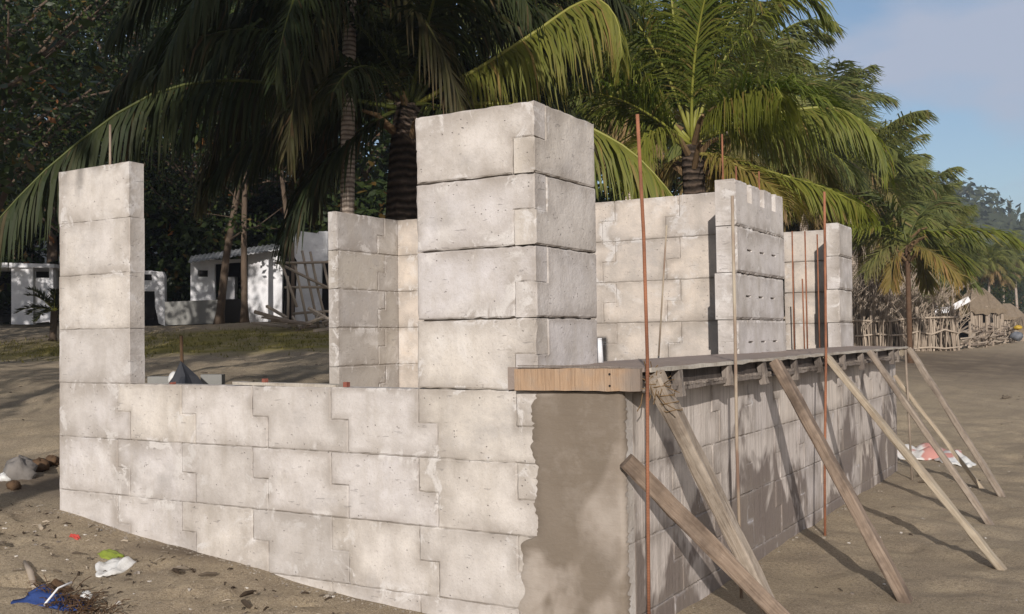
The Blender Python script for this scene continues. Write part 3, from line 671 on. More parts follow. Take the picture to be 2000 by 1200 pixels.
# ------------------------------------------------------------------ palms
def smooth_pts(pts, n):
    pts = [Vector(p) for p in pts]
    if len(pts) == 2: return [pts[0].lerp(pts[1], i / n) for i in range(n + 1)]
    q = [pts[0] * 2 - pts[1]] + pts + [pts[-1] * 2 - pts[-2]]; out = []
    m = len(pts) - 1
    for i in range(n + 1):
        u = i / n * m; k = min(int(u), m - 1); t = u - k; a, b, c, d = q[k:k + 4]
        out.append(.5 * ((2 * b) + (c - a) * t + (2 * a - 5 * b + 4 * c - d) * t * t + (3 * b - a - 3 * c + d) * t ** 3))
    return out
def frond(mbL, mbR, pts, leaf=.9, n=70, hang=.8, roll=0., width=.036, tint=.5, dry=.1, start=.16, segs=3, lift=.35, wind=Vector((0, 0, 0)), thin=.03, one=0, dens=1.0, curtain=0.0):
    """feather palm frond along a curve: midrib and drooping leaflets on both sides"""
    c = smooth_pts(pts, 18); ln = [0]
    for a, b in zip(c, c[1:]): ln.append(ln[-1] + (b - a).length)
    tot = ln[-1]
    mbR.tube(c, [max(.005, thin * (1 - .86 * i / 18)) for i in range(19)], 5, tint=tint, dry=dry)
    def pos(t):
        s = t * tot
        for i in range(18):
            if ln[i + 1] >= s or i == 17:
                k = (s - ln[i]) / max(1e-6, ln[i + 1] - ln[i]); return c[i].lerp(c[i + 1], k), (c[i + 1] - c[i]).normalized()
    down = Vector((0, 0, -1))
    for i in range(n):
        t = start + (1 - start) * (i + random.uniform(-.3, .3)) / n; t = min(.999, max(start, t)); p, T_ = pos(t)
        S = T_.cross(Vector((0, 0, 1)))
        if S.length < .05: S = Vector((1, 0, 0))
        S.normalize(); Nn = S.cross(T_).normalized()
        S2 = S * math.cos(roll) + Nn * math.sin(roll); N2 = -S * math.sin(roll) + Nn * math.cos(roll)
        u = (t - start) / (1 - start); lf = leaf * (.45 + .55 * min(1, u / .22)) * (1 - .62 * max(0, (u - .55) / .45) ** 1.6)
        for sd in (-1, 1):
            if one and sd == one: continue
            if random.random() > dens: continue
            ang = R(random.gauss(34 + 24 * u, 8)); d = (S2 * sd * math.cos(ang) + T_ * math.sin(ang) + N2 * (lift + random.gauss(0, .14)) + down * curtain * random.uniform(.7, 1.2)).normalized()
            L_ = lf * random.uniform(.78, 1.1) * (.55 if random.random() < .07 else 1); st = L_ / segs; q = p.copy(); prev = None
            tt = min(1, max(0, tint + random.gauss(0, .16))); dd = min(1, max(0, dry + (random.random() < .06) * .5 + random.gauss(0, .05)))
            for k in range(segs + 1):
                wv = T_ - d * T_.dot(d)
                if wv.length < .05: wv = N2 - d * N2.dot(d)
                wv.normalize(); ww = width * (.75, 1, .72, .12)[k] / 2 if segs == 3 else width * (1, .9, .1)[min(k, 2)] / 2
                dk = min(1, dd + .45 * (k == segs) * (dry > .15) * random.random())
                a = mbL.vert(q - wv * ww, tint=tt, dry=dk); b = mbL.vert(q + wv * ww, tint=tt, dry=dk)
                if prev: mbL.f.append([prev[0], prev[1], b, a])
                prev = (a, b); q = q + d * st; d = (d + down * (hang * random.uniform(.75, 1.25) * (.45 if k == 0 else .6)) + wind * .5).normalized()
    return tot
def rachis(base, az, el, L_, droop, wind=Vector((0, 0, 0)), n=9):
    d = Vector((math.cos(az) * math.cos(el), math.sin(az) * math.cos(el), math.sin(el))); p = Vector(base); out = [p.copy()]
    for k in range(n):
        p = p + d * (L_ / n); out.append(p.copy()); d = (d + Vector((0, 0, -1)) * droop / n * (.4 + 1.3 * k / n) + wind / n).normalized()
    return out
def crown_fronds(base, n, L_, seed, el=(78, -38), wind=Vector((0, 0, 0)), droop=1.5):
    random.seed(seed); o = []
    for i in range(n):
        k = (i + .5) / n; e = R(el[0] + (el[1] - el[0]) * k + random.gauss(0, 6)); az = i * 2.39996 + random.gauss(0, .2)
        o.append((rachis(base, az, e, L_ * random.uniform(.82, 1.08) * (.75 + .25 * math.sin(math.pi * min(1, k * 1.4 + .2))), droop * random.uniform(.7, 1.3), wind), k))
    return o
def add_frond(t, pts, lm, rm, **k):
    a, b = MB(), MB(); frond(a, b, pts, **k)
    f = a.build('frond', lm, t); b.build('midrib', rm, f, smooth=True); return f
def trunk_mesh(t, base, top, r0, r1, m=None, bow=.0, name='trunk', n=14):
    mb = MB(); base = Vector(base); top = Vector(top); side = Vector((random.uniform(-1, 1), random.uniform(-1, 1), 0)).normalized()
    pts = [base.lerp(top, k / n) + side * bow * math.sin(math.pi * k / n) for k in range(n + 1)]
    mb.tube(pts, [r0 + (r1 - r0) * min(1, (k / n) ** .6) + (.35 * r0 * max(0, 1 - k / n * 8)) for k in range(n + 1)], 12, jit=.04)
    return mb.build(name, m or M['palm_trunk'], t, smooth=True)
def skirt(t, top, n, L_, r, seed):
    """brown fibre and dead stalk stubs below a palm crown"""
    random.seed(seed); mb = MB(); top = Vector(top)
    for i in range(n):
        az = random.uniform(0, 6.28); o = Vector((math.cos(az), math.sin(az), 0)); a = top + o * r * .8 + Vector((0, 0, random.uniform(-.5, .25)))
        l = L_ * random.uniform(.5, 1.1); mb.tube([a, a + o * l * .35 + Vector((0, 0, .25 * l)), a + o * l * .6 + Vector((0, 0, .3 * l))], [.05, .035, .02], 5)
    return mb.build('stalk_bases', M['fibre'], t)

def px(pts, w0, w1=None):
    w1 = w0 if w1 is None else w1; n = len(pts) - 1
    return [at(x, y, w0 + (w1 - w0) * i / n) for i, (x, y) in enumerate(pts)]

# near palm in shade behind the corner pillar
c = at(800, 205, 12.6); b = at(766, 560, 12.6); b.z = gz(b.x, b.y) - .1
pa_ = empty('coconut_palm', b, 'big dark coconut palm with a thick trunk close behind the tall corner pillar', 'palm tree', 'coconut palms along the beach')
trunk_mesh(pa_, b, c, .25, .20, M['bark_palm'], bow=.03); skirt(pa_, c, 16, .8, .19, 3)
K = dict(leaf=1.0, n=112, width=.034, thin=.035, curtain=.5)
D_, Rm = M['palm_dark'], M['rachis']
random.seed(21)
for pts, w0, w1, kw in [
    ([(795, 215), (740, 205), (660, 190), (550, 166), (420, 158), (280, 192), (120, 305), (0, 425), (-70, 520)], 12.6, 10.6, dict(hang=1.3, dry=.05, tint=.6, lift=.0, curtain=1.6)),
    ([(795, 205), (760, 120), (690, 40), (590, -30), (470, -70), (350, -40)], 12.6, 11.2, dict(hang=1.1)),
    ([(800, 200), (750, 90), (700, 0), (660, -110), (610, -190)], 12.6, 12.4, dict(hang=.9)),
    ([(800, 205), (720, 130), (620, 70), (500, 40), (380, 60), (270, 150)], 12.6, 13.8, dict(hang=1.2, dry=.2)),
    ([(810, 200), (835, 110), (860, 0), (890, -120), (930, -200)], 12.6, 12.8, dict(hang=.8)),
    ([(810, 205), (860, 130), (930, 60), (1010, 20), (1060, 40), (1090, 120)], 12.6, 13.2, dict(hang=1.2)),
    ([(815, 205), (880, 165), (950, 125), (1050, 60), (1120, 12), (1170, 0), (1205, 40), (1215, 110)], 12.6, 11.8, dict(hang=1.4, tint=.75, lift=.0, curtain=1.2, n=135, width=.028, dry=.16)),
    ([(815, 215), (900, 205), (1000, 205), (1090, 225), (1165, 256), (1240, 302), (1310, 378), (1340, 430)], 12.6, 12.2, dict(hang=1.1, tint=.85, dry=.12, lift=.0, curtain=.9)),
    ([(795, 215), (740, 190), (690, 190), (640, 230), (610, 310), (600, 400)], 12.6, 13.3, dict(hang=1.0, dry=.35)),
    ([(800, 220), (830, 190), (880, 190), (930, 230), (950, 300)], 12.6, 13.6, dict(hang=1.0, dry=.3)),
    ([(800, 210), (840, 90), (930, -20), (1030, -60), (1120, -40)], 12.6, 13.2, dict(hang=1.0)),
    ([(798, 208), (770, 60), (770, -80), (800, -180)], 12.6, 11.6, dict(hang=.8)),
    ([(798, 208), (700, 140), (600, 120), (520, 150), (470, 230), (450, 330)], 12.6, 14.6, dict(hang=1.1, dry=.3)),
    ([(800, 212), (860, 150), (960, 130), (1040, 160), (1090, 230)], 12.6, 14.2, dict(hang=1.0, dry=.1, tint=.6))]:
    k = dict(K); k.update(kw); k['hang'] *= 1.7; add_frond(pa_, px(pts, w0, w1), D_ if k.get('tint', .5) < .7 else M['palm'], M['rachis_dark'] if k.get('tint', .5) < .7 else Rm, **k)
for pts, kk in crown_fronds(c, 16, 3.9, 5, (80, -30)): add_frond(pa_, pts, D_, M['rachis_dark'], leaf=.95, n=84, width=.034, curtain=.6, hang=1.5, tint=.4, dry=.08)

# slim tall palm whose crown is over the frame
random.seed(4)
b = at(675, 560, 11.9); b.z = gz(b.x, b.y) - .1; c = at(686, -90, 12.3)
pt = empty('coconut_palm', b, 'slim pale ringed coconut palm trunk between the white panel hut and the big dark palm', 'palm tree', 'coconut palms along the beach')
trunk_mesh(pt, b, c, .095, .08, bow=.02)
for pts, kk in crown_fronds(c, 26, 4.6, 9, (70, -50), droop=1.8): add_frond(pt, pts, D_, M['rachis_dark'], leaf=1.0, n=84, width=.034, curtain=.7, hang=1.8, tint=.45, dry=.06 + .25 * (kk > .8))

# sunlit low palm behind the rear wall
random.seed(12)
c = at(1352, 285, 15); b = Vector((c.x + .1, c.y + .1, 0)); b.z = gz(b.x, b.y) - .1
pb_ = empty('coconut_palm', b, 'sunlit low coconut palm with arching yellow green fronds right behind the rear wall', 'palm tree', 'coconut palms along the beach')
trunk_mesh(pb_, b, c, .22, .16, M['bark_palm']); skirt(pb_, c, 18, .9, .18, 8)
K = dict(leaf=.95, n=128, width=.028, thin=.036, tint=.6, curtain=.35)
for pts, w0, w1, kw in [
    ([(1350, 280), (1420, 252), (1500, 226), (1600, 210), (1660, 222), (1710, 268), (1730, 330)], 15, 14.2, dict(hang=1.2, tint=.75, curtain=1.0)),
    ([(1352, 295), (1430, 312), (1510, 338), (1600, 364), (1650, 385), (1685, 402)], 15, 13.6, dict(hang=1.0, tint=.95, dry=.12, curtain=.6)),
    ([(1350, 300), (1400, 306), (1450, 330), (1500, 362), (1530, 400)], 15, 13.4, dict(hang=.8, tint=.9, dry=.45)),
    ([(1340, 290), (1300, 262), (1262, 268), (1240, 310), (1232, 370)], 15, 14.0, dict(hang=1.2, tint=.9, dry=.15)),
    ([(1345, 280), (1290, 215), (1230, 150), (1150, 128), (1070, 135), (1030, 160)], 15, 14.6, dict(hang=1.1, tint=.7)),
    ([(1350, 270), (1335, 170), (1318, 60), (1310, -60), (1330, -150)], 15, 14.8, dict(hang=.7, tint=.6)),
    ([(1350, 270), (1300, 140), (1240, 40), (1160, -40), (1080, -60)], 15, 14.4, dict(hang=1.0, tint=.5)),
    ([(1355, 270), (1390, 160), (1440, 80), (1500, 20), (1560, -10), (1610, 30)], 15, 14.6, dict(hang=1.0, tint=.55)),
    ([(1355, 275), (1395, 222), (1440, 188), (1480, 172), (1512, 170), (1528, 190)], 15, 13.4, dict(hang=1.5, tint=1.0, lift=-.1)),
    ([(1352, 272), (1370, 150), (1400, 30), (1440, -80), (1490, -140)], 15, 14.8, dict(hang=.7)),
    ([(1348, 275), (1270, 190), (1190, 110), (1120, 90), (1060, 120)], 15, 16.0, dict(hang=1.0, tint=.4)),
    ([(1345, 285), (1280, 240), (1200, 215), (1130, 230), (1080, 270)], 15, 15.8, dict(hang=1.1, tint=.5)),
    ([(1358, 285), (1450, 260), (1530, 270), (1600, 310), (1640, 380)], 15, 16.2, dict(hang=1.2, tint=.45, dry=.2)),
    ([(1352, 275), (1350, 170), (1370, 60), (1420, -30), (1480, -50)], 15, 16.4, dict(hang=.9, tint=.4)),
    ([(1352, 275), (1320, 130), (1260, 20), (1220, -50), (1150, -90)], 15, 15.6, dict(hang=.9, tint=.45)),
    ([(1355, 300), (1400, 330), (1430, 390), (1440, 460)], 15, 15.6, dict(hang=.7, dry=.6)),
    ([(1345, 300), (1310, 320), (1285, 380), (1275, 450)], 15, 15.2, dict(hang=.7, dry=.55))]:
    k = dict(K); k.update(kw); k['hang'] *= 1.35; add_frond(pb_, px(pts, w0, w1), M['palm'], Rm, **k)
for pts, kk in crown_fronds(c, 8, 3.6, 31, (82, 15), Vector((.35, .1, 0))): add_frond(pb_, pts, M['palm'], Rm, leaf=.9, n=95, width=.028, hang=.8, tint=.5, dry=.05)

# palms farther along the shore: two modelled palms, then copies with their parts
WIND = Vector((.32, -.05, .14))
def far_palm(name_label, base, top, seed, L_=3.2, n=21, dead=9, group='coconut palms along the beach', lm='palm_far', r=.15):
    t = empty('coconut_palm', base, name_label, 'palm tree', group); trunk_mesh(t, base, top, r, r * .75)
    for pts, kk in crown_fronds(top, n, L_, seed, (84, -28), WIND, 1.6): add_frond(t, pts, M[lm], Rm, leaf=1.1, n=74, hang=1.1, curtain=.8, tint=.3 + .5 * random.random(), dry=.05 + .3 * (kk > .85), width=.044, segs=2, wind=WIND * .08, thin=.04)
    random.seed(seed + 50)
    for i in range(dead):
        az = random.uniform(0, 6.28); add_frond(t, rachis(top, az, R(random.uniform(-35, -70)), L_ * .75, .9), M[lm], Rm, leaf=.8, n=40, hang=1.2, curtain=.8, tint=.4, dry=random.uniform(.45, .95), width=.05, segs=2, thin=.035, dens=.75)
    return t
def copy_thing(src, loc, rz, label, scale=1.0, group=None):
    r = src.copy(); COL.objects.link(r); r.location = loc; r.rotation_euler = (0, 0, rz); r.scale = (scale,) * 3; r['label'] = label
    if group: r['group'] = group
    for ch in list(src.children):
        q = ch.copy(); COL.objects.link(q); q.parent = r
        for g in list(ch.children):
            d = g.copy(); COL.objects.link(d); d.parent = q
    return r
def gbase(px_, py_, w):
    q = at(px_, py_, w); return Vector((q.x, q.y, gz(q.x, q.y) - .05)), q.z
b, zt = gbase(1450, 130, 30); T1 = far_palm('tall grey green palm, its wind-combed crown above and behind the sunlit low palm', b, Vector((b.x + .3, b.y, zt)), 61)
b2, zt2 = gbase(1605, 245, 37); T2 = far_palm('palm with fronds blown upright against the blue sky, behind the end pillar', b2, Vector((b2.x + .2, b2.y, zt2)), 77, L_=2.8, n=22)
for px_, py_, w, src, rz, lab in [
    (1560, 300, 28, T2, 1.1, 'palm with many brown hanging fronds above the gap between cross wall and end pillar'),
    (1715, 345, 46, T2, .55, 'palm with a reddish dead skirt, third along the skyline of the row'),
    (1795, 445, 54, T1, .3, 'last big dark palm of the skyline, its tips drooping toward the hill'),
    (1690, 370, 40, T1, 2.2, 'shadowed palm filling the middle of the row above the brush fence'),
    (1440, 240, 24, T1, 3.9, 'dim palm crown directly behind the sunlit low palm'),
    (1230, 180, 24, T2, 4.4, 'palm half hidden between the corner pillar and the sunlit low palm'),
    (1060, 100, 26, T1, 5.1, 'palm behind the top of the tall corner pillar'),
    (1610, 400, 34, T2, 3.3, 'short palm with fronds reaching down to the top of the end pillar'),
    (1715, 430, 37, T2, 5.6, 'shadowed low palm just right of the end pillar top'), (1790, 400, 43, T2, 2.7, 'dark palm between the end pillar and the wooded hill'), (1668, 320, 33, T1, 4.5, 'palm with drooping brown fronds right above the end pillar'),
    (1705, 535, 36, T2, 1.9, 'low dark palm behind the left part of the brush fence'), (1800, 520, 43, T1, 5.9, 'low dark palm behind the right part of the brush fence'), (1692, 450, 33, T1, .9, 'dark palm squeezed between the end pillar and the reddish palm trunk'), (1770, 540, 40, T1, 3.1, 'low shadowed palm behind the reddish palm trunk')]:
    src_top = (T1 if src is T1 else T2); b3, zt3 = gbase(px_, py_, w)
    h0 = (zt - b.z) if src is T1 else (zt2 - b2.z)
    copy_thing(src, (b3.x, b3.y, zt3 - h0), rz, lab)      # the foot is buried where this palm is shorter
# young palm by the fence
random.seed(5)
b, zt = gbase(1772, 480, 27); c = Vector((b.x, b.y, zt))
RmY = M['rachis_dark']
yp = empty('coconut_palm', b, 'young palm with thin reddish trunk before the brush fence, long fronds spreading flat', 'palm tree', 'coconut palms along the beach')
trunk_mesh(yp, b, c, .075, .065, M['redtrunk']); skirt(yp, c, 14, .8, .12, 4)
for pts, w1, kw in [
    ([(1772, 475), (1735, 447), (1700, 441), (1660, 445), (1630, 460)], 26.5, dict(dry=.05, tint=.8)),
    ([(1772, 475), (1790, 452), (1830, 450), (1880, 446), (1930, 448), (1965, 460), (1990, 474)], 26, dict(tint=.85, hang=1.3)),
    ([(1772, 478), (1795, 482), (1820, 492), (1850, 516), (1875, 545)], 25.6, dict(tint=.95, dry=.55, curtain=.6)),
    ([(1772, 475), (1800, 455), (1830, 478), (1868, 498), (1890, 520)], 26.6, dict(tint=.7, dry=.1)),
    ([(1770, 478), (1740, 480), (1710, 500), (1690, 530)], 26.4, dict(dry=.2, tint=.4)), ([(1772, 475), (1760, 440), (1730, 400), (1700, 380)], 27.4, dict(tint=.4)),
    ([(1772, 475), (1790, 430), (1820, 400), (1850, 395)], 27.4, dict(tint=.4)), ([(1772, 480), (1750, 500), (1742, 535), (1740, 560)], 26.6, dict(dry=.55, leaf=.7)), ([(1774, 480), (1800, 510), (1808, 540), (1812, 565)], 27.5, dict(dry=.35, leaf=.7)),
    ([(1772, 476), (1720, 460), (1670, 470), (1640, 500)], 28, dict(tint=.5, dry=.1))]:
    k = dict(leaf=1.0, n=58, hang=1.1, width=.05, tint=.6, dry=.05, segs=2, thin=.035, curtain=.5); k.update(kw); add_frond(yp, px(pts, 27, w1), M['palm_far'] if k['tint'] < .6 else M['palm'], RmY, **k)

# ------------------------------------------------------------------ broad-leaved trees
def leafy(mb, centre, rad, n, size, seed, flat=.7, orange=.01):
    g = np.random.default_rng(seed); centre = np.array(centre)
    for i in range(n):
        v = g.normal(size=3); v /= np.linalg.norm(v); r_ = g.random() ** .45; p = centre + v * r_ * np.array(rad)
        nrm = Vector(v * .6 + g.normal(size=3) * .55 + np.array((0, 0, .5))).normalized(); a = nrm.orthogonal().normalized(); a = (Matrix.Rotation(g.random() * 6.28, 3, nrm) @ a); b_ = nrm.cross(a)
        s = size * g.uniform(.6, 1.25); p = Vector(p); tt = float(np.clip(g.normal(.4, .28), 0, 1)); dd = float(g.random() < orange) * .9 + float(g.random() < .05) * .3
        i0 = [mb.vert(q, tint=tt, dry=dd) for q in (p - a * s * .5, p + b_ * s * .24 + a * s * .08 - nrm * s * .06, p + a * s * .5 - nrm * s * .12, p - b_ * s * .24 + a * s * .08 - nrm * s * .06)]
        mb.f.append(i0[:3]); mb.f.append([i0[0], i0[2], i0[3]])
def broad_tree(base, h, spread, seed, label, nleaf=9000, size=.26, tr=.22, lean=(0, 0), crown_lo=.28, lm='leaf', group='broad-leaved trees behind the huts', name='broadleaf_tree', clumps=34):
    random.seed(seed); base = Vector(base); t = empty(name, base, label, 'tree', group); tm = MB(); top = base + Vector((lean[0], lean[1], h * .72))
    pts = smooth_pts([base - Vector((0, 0, .15)), base.lerp(top, .4) + Vector((random.gauss(0, .25), random.gauss(0, .25), 0)), top], 10); tm.tube(pts, [tr * (1 - .075 * k) for k in range(11)], 9, jit=.08)
    cm = MB()
    for i in range(clumps):
        a = i * 2.4 + random.gauss(0, .3); k = random.random(); z = h * (crown_lo + (1 - crown_lo) * k); rr = spread * math.sqrt(max(.05, 1 - (2 * abs(k - .42)) ** 2 * .8)) * random.uniform(.35, 1.0)
        cc = base + Vector((lean[0] * k + math.cos(a) * rr, lean[1] * k + math.sin(a) * rr, z)); s0 = pts[min(9, max(2, int(10 * min(1, z / (h * .72)) * .8)))]
        mid = s0.lerp(cc, .5) + Vector((random.gauss(0, .2), random.gauss(0, .2), random.uniform(-.1, .35))); tm.tube(smooth_pts([s0, mid, cc], 5), [tr * .34 * (1 - .15 * j) for j in range(6)], 5)
        cr = spread * random.uniform(.26, .42); leafy(cm, cc, (cr, cr, cr * .62), nleaf // clumps, size, seed * 100 + i)
    tm.build('trunk', M['bark'], t, smooth=True); cm.build('crown', M[lm], t); return t
def gat(px_, w, dz=0):
    q = at(px_, 650, w); return Vector((q.x, q.y, gz(q.x, q.y)))
B1 = broad_tree(gat(-60, 25), 12.5, 4.6, 1, 'large glossy-leaved shore tree filling the upper left of the picture, with a few orange leaves', 22000, .175, clumps=56, crown_lo=.30)
B2 = broad_tree(gat(330, 36), 13, 5.0, 2, 'dense dark tree directly behind the low grey counter of the huts', 13000, .34, crown_lo=.12, clumps=46)
for px_, w, src, rz, s, lab in [(-150, 38, B2, .7, 1.1, 'dark tree behind the far left white shed, partly outside the picture'), (130, 42, B2, 2.1, 1.15, 'dark tree behind the slim window pier'), (520, 41, B2, 3.7, 1.1, 'dark tree behind the hut with the dark doorway'),
                                (700, 38, B2, 5.0, 1.15, 'dark tree behind the white panel hut'), (880, 40, B2, 1.4, 1.15, 'dark tree behind the tall corner pillar'), (1080, 42, B2, 2.9, 1.1, 'dark tree behind the right edge of the corner pillar'), (1290, 46, B2, 4.2, 1.0, 'tree behind the sunlit low palm'), (1500, 52, B2, .2, .9, 'tree low behind the cross wall'),
                                (430, 34, B1, 2.6, .95, 'leafy tree over the roof of the hut with the dark doorway'), (250, 35, B1, 4.4, 1.0, 'leafy tree rising behind the top of the slim window pier')]:
    q = gat(px_, w); copy_thing(src, q, rz, lab, s)
B3 = broad_tree(Vector((-15.5, 3.2, gz(-15.5, 3.2))), 11.5, 4.2, 7, 'open-crowned shore tree between the others left of the picture', 5200, .26, clumps=26, group='shore trees left of the picture')
random.seed(41)
T3 = far_palm('tall beach palm behind the viewer that shades the dark palm', Vector((3.2, -8.6, gz(3.2, -8.6))), Vector((3.6, -8.2, 9.4)), 15, L_=4.4, n=30, dead=3, lm='palm', group='tall palms behind the viewer')
copy_thing(T3, (.2, -8.2, gz(.2, -8.2) - .2), 2.2, 'tall beach palm behind the viewer, left of the other', 1.0)
# undergrowth below the trees, each bush its own
UB = None
for i, (px_, w, s, lab) in enumerate([(30, 36, 1.0, 'dark bush behind the far left white shed'), (240, 37, 1.1, 'dark bush in the gap right of the slim window pier'), (345, 34, .9, 'dark bush above the grey counter'), (560, 38, 1.1, 'bush behind the white panel'),
                                      (720, 30, 1.0, 'bush behind the side wall'), (840, 33, 1.2, 'bush behind the corner pillar'), (1000, 34, 1.2, 'bush hidden by the right half of the corner pillar'), (1200, 30, 1.0, 'bush behind the left part of the rear wall'), (1420, 42, 1.1, 'bush behind the cross wall'), (1560, 44, .8, 'bush behind the end wall'), (1680, 46, .8, 'bush behind the brush fence')]):
    q = gat(px_, w)
    if UB is None:
        UB = empty('bush', q, lab, 'bush', 'bushes under the trees'); cm, tm = MB(), MB(); random.seed(88)
        for j in range(16):
            cc = q + Vector((random.gauss(0, 1.5), random.gauss(0, 1.0), random.uniform(.4, 3.4))); leafy(cm, cc, (1.0, 1.0, .7), 330, .3, 900 + j); tm.tube([q, q.lerp(cc, .5), cc], [.05, .035, .015], 5)
        tm.build('stem', M['bark'], UB); cm.build('foliage', M['leaf'], UB)
    else: copy_thing(UB, q, i * 1.7, lab, s * 1.15)
# shore trees to the left of and behind the viewer, whose shade falls on the huts
for (x, y, sc, rz, src, lab) in [(-9.3, 2.6, .95, .5, B3, 'shore tree left of the picture shading the left huts'), (-20, 4, 1.05, 3.3, B3, 'third shore tree left of the picture'), (-1.8, -11.5, .9, 1.2, B3, 'shore tree behind the viewer, nearest the water'), (-7.0, -11, 1.0, 2.7, B3, 'shore tree behind the viewer, farther inland')]:
    copy_thing(src, (x, y, gz(x, y)), rz, lab, sc)

# ------------------------------------------------------------------ hill and far wood
hv, hf = [], []
hx = np.linspace(-420, 40, 70); hy = np.linspace(120, 620, 60)
hc = at(1700, 560, 300)
def hill_h(x, y):
    d = (x - hc.x) * _r.x + (y - hc.y) * _r.y; e = (x - hc.x) * _fw.x + (y - hc.y) * _fw.y
    return 46 * math.exp(-((d + 5) / 60) ** 2 - (e / 90) ** 2) + 60 * math.exp(-((d + 240) / 150) ** 2 - ((e + 20) / 110) ** 2)
for j, y in enumerate(hy):
    for i, x in enumerate(hx): hv.append((x, y, -3 + hill_h(x, y)))
for j in range(len(hy) - 1):
    for i in range(len(hx) - 1): a = j * len(hx) + i; hf.append((a, a + 1, a + 1 + len(hx), a + len(hx)))
M['hill'] = mat('wooded_slope', lambda n: (n.color(n.mix(n.noise(.12, 6, .7), (.030, .040, .022), (.075, .085, .045)))), .95, .05)
hm = bpy.data.meshes.new('hill'); hm.from_pydata(hv, [], hf); hm.materials.append(M['hill']); ho = bpy.data.objects.new('hill', hm); COL.objects.link(ho); ho['kind'] = 'structure'
mb = MB(); random.seed(3)
for i in range(900):
    x, y = random.uniform(-300, 20), random.uniform(150, 420); h_ = hill_h(x, y)
    if h_ < 2: continue
    leafy(mb, (x, y, h_ - 3 + 2), (4.5, 4.5, 3.2), 26, 2.4, 5000 + i, orange=.0)
tag(mb.build('hill_forest', M['leaf_far']), 'far wooded hillside rising behind the beach on the right', 'forest', None, 'stuff')
# far palms and trees toward the end of the beach
i = 0
def q_far(px_, w): q = at(px_, 650, w); return Vector((q.x, q.y, gz(q.x, q.y)))
for px_, py_, w, src, rz, lab in [(1930, 505, 62, T1, .4, 'distant palm over the thatched hut roof'), (1962, 520, 75, T2, 1.5, 'distant palm right of the thatched hut'), (1990, 500, 85, T1, 2.7, 'distant palm at the right edge of the picture'), (1895, 500, 58, T2, 4.0, 'distant palm just left of the thatched hut'), (1870, 480, 66, T1, 5.2, 'distant palm below the wooded hill'), (2030, 525, 95, T2, .9, 'distant palm beyond the right edge')]:
    b3 = q_far(px_, w); zt3 = at(px_, py_, w).z; h0 = (zt - b.z)
    sc = 1.0; copy_thing(src, (b3.x, b3.y, b3.z - .2), rz, lab, max(.4, (zt3 - b3.z) / 8.4), 'distant palms along the beach')
for k, (px_, w, s) in enumerate([(1880, 75, .55), (1925, 90, .6), (1960, 105, .65), (1995, 120, .65), (1840, 66, .5), (1790, 60, .5), (1740, 56, .5), (1660, 54, .5), (1600, 52, .55), (2040, 130, .7)]):
    copy_thing(B2, q_far(px_, w), k * 1.3, ['low tree behind the thatched hut', 'far tree right of the thatched hut', 'far tree near the end of the beach row', 'farthest tree at the right edge', 'tree behind the woven fence', 'tree behind the middle of the brush fence', 'tree behind the young red-trunked palm', 'tree beside the end pillar', 'tree behind the gap before the end pillar', 'tree beyond the right edge'][k], s, 'trees behind the fence')

# ------------------------------------------------------------------ brush fence
random.seed(33)
FA, FB = at(1500, 690, 30.5), at(1870, 684, 31)
def fpt(k): x, y = FA.x + (FB.x - FA.x) * k, FA.y + (FB.y - FA.y) * k; return Vector((x, y, gz(x, y)))
fn = empty('stick_fence', fpt(.5), 'grey fence of upright dry sticks with three crooked rails, behind the low wall end', 'fence')
mb = MB(); nrm_ = Vector((_fw.x, _fw.y, 0)).normalized()
for i in range(210):
    p = fpt(random.random()) + nrm_ * random.gauss(0, .05); h_ = random.uniform(.85, 1.15)
    tp = p + Vector((random.gauss(0, .07), random.gauss(0, .05), h_)); mb.tube([p - Vector((0, 0, .1)), p.lerp(tp, .5) + Vector((random.gauss(0, .02), 0, 0)), tp], [.026, .023, .016], 5, tint=random.random())
mb.build('pickets', M['stick'], fn)
for hh, sg in ((1.0, .03), (.55, .035), (.08, .03)):
    mb = MB(); mb.tube([fpt(k) - nrm_ * .07 + Vector((0, 0, hh + random.gauss(0, sg))) for k in np.linspace(0, 1, 15)], .03, 6, jit=.15, tint=.7); mb.build('rail', M['stick'], fn, smooth=True)
for k in (.02, .3, .55, .78, .985):
    mb = MB(); p = fpt(k); mb.tube([p - Vector((0, 0, .2)), p + Vector((random.gauss(0, .03), 0, 1.35))], .05, 7, tint=.55); mb.build('post', M['stick'], fn, smooth=True)
# bare brush standing behind the fence
mb = MB()
def twig(p, d, l, r, lev):
    e_ = p + d * l; m_ = p.lerp(e_, .5) + Vector((random.gauss(0, .04), random.gauss(0, .04), random.gauss(0, .02))); mb.tube([p, m_, e_], [r, r * .8, r * .55], 4, cap=False, tint=random.uniform(.3, 1))
    if lev:
        for _ in range(random.randint(1, 3)):
            nd = (d + Vector((random.gauss(0, .42), random.gauss(0, .3), random.gauss(.05, .2)))).normalized(); twig(p.lerp(e_, random.uniform(.45, 1)), nd, l * random.uniform(.5, .8), r * .62, lev - 1)
for i in range(210):
    k = random.uniform(.2, 1); p = fpt(k) + nrm_ * random.uniform(.08, 1.0); twig(p, Vector((random.gauss(0, .22), 0, 1)).normalized(), random.uniform(.55, 1.2) * (1.5 - .75 * max(0, k - .4)), .03, 3)
tag(mb.build('brush', M['stick']), 'tangle of bare dry branches standing behind the stick fence', 'brush', None, 'stuff')
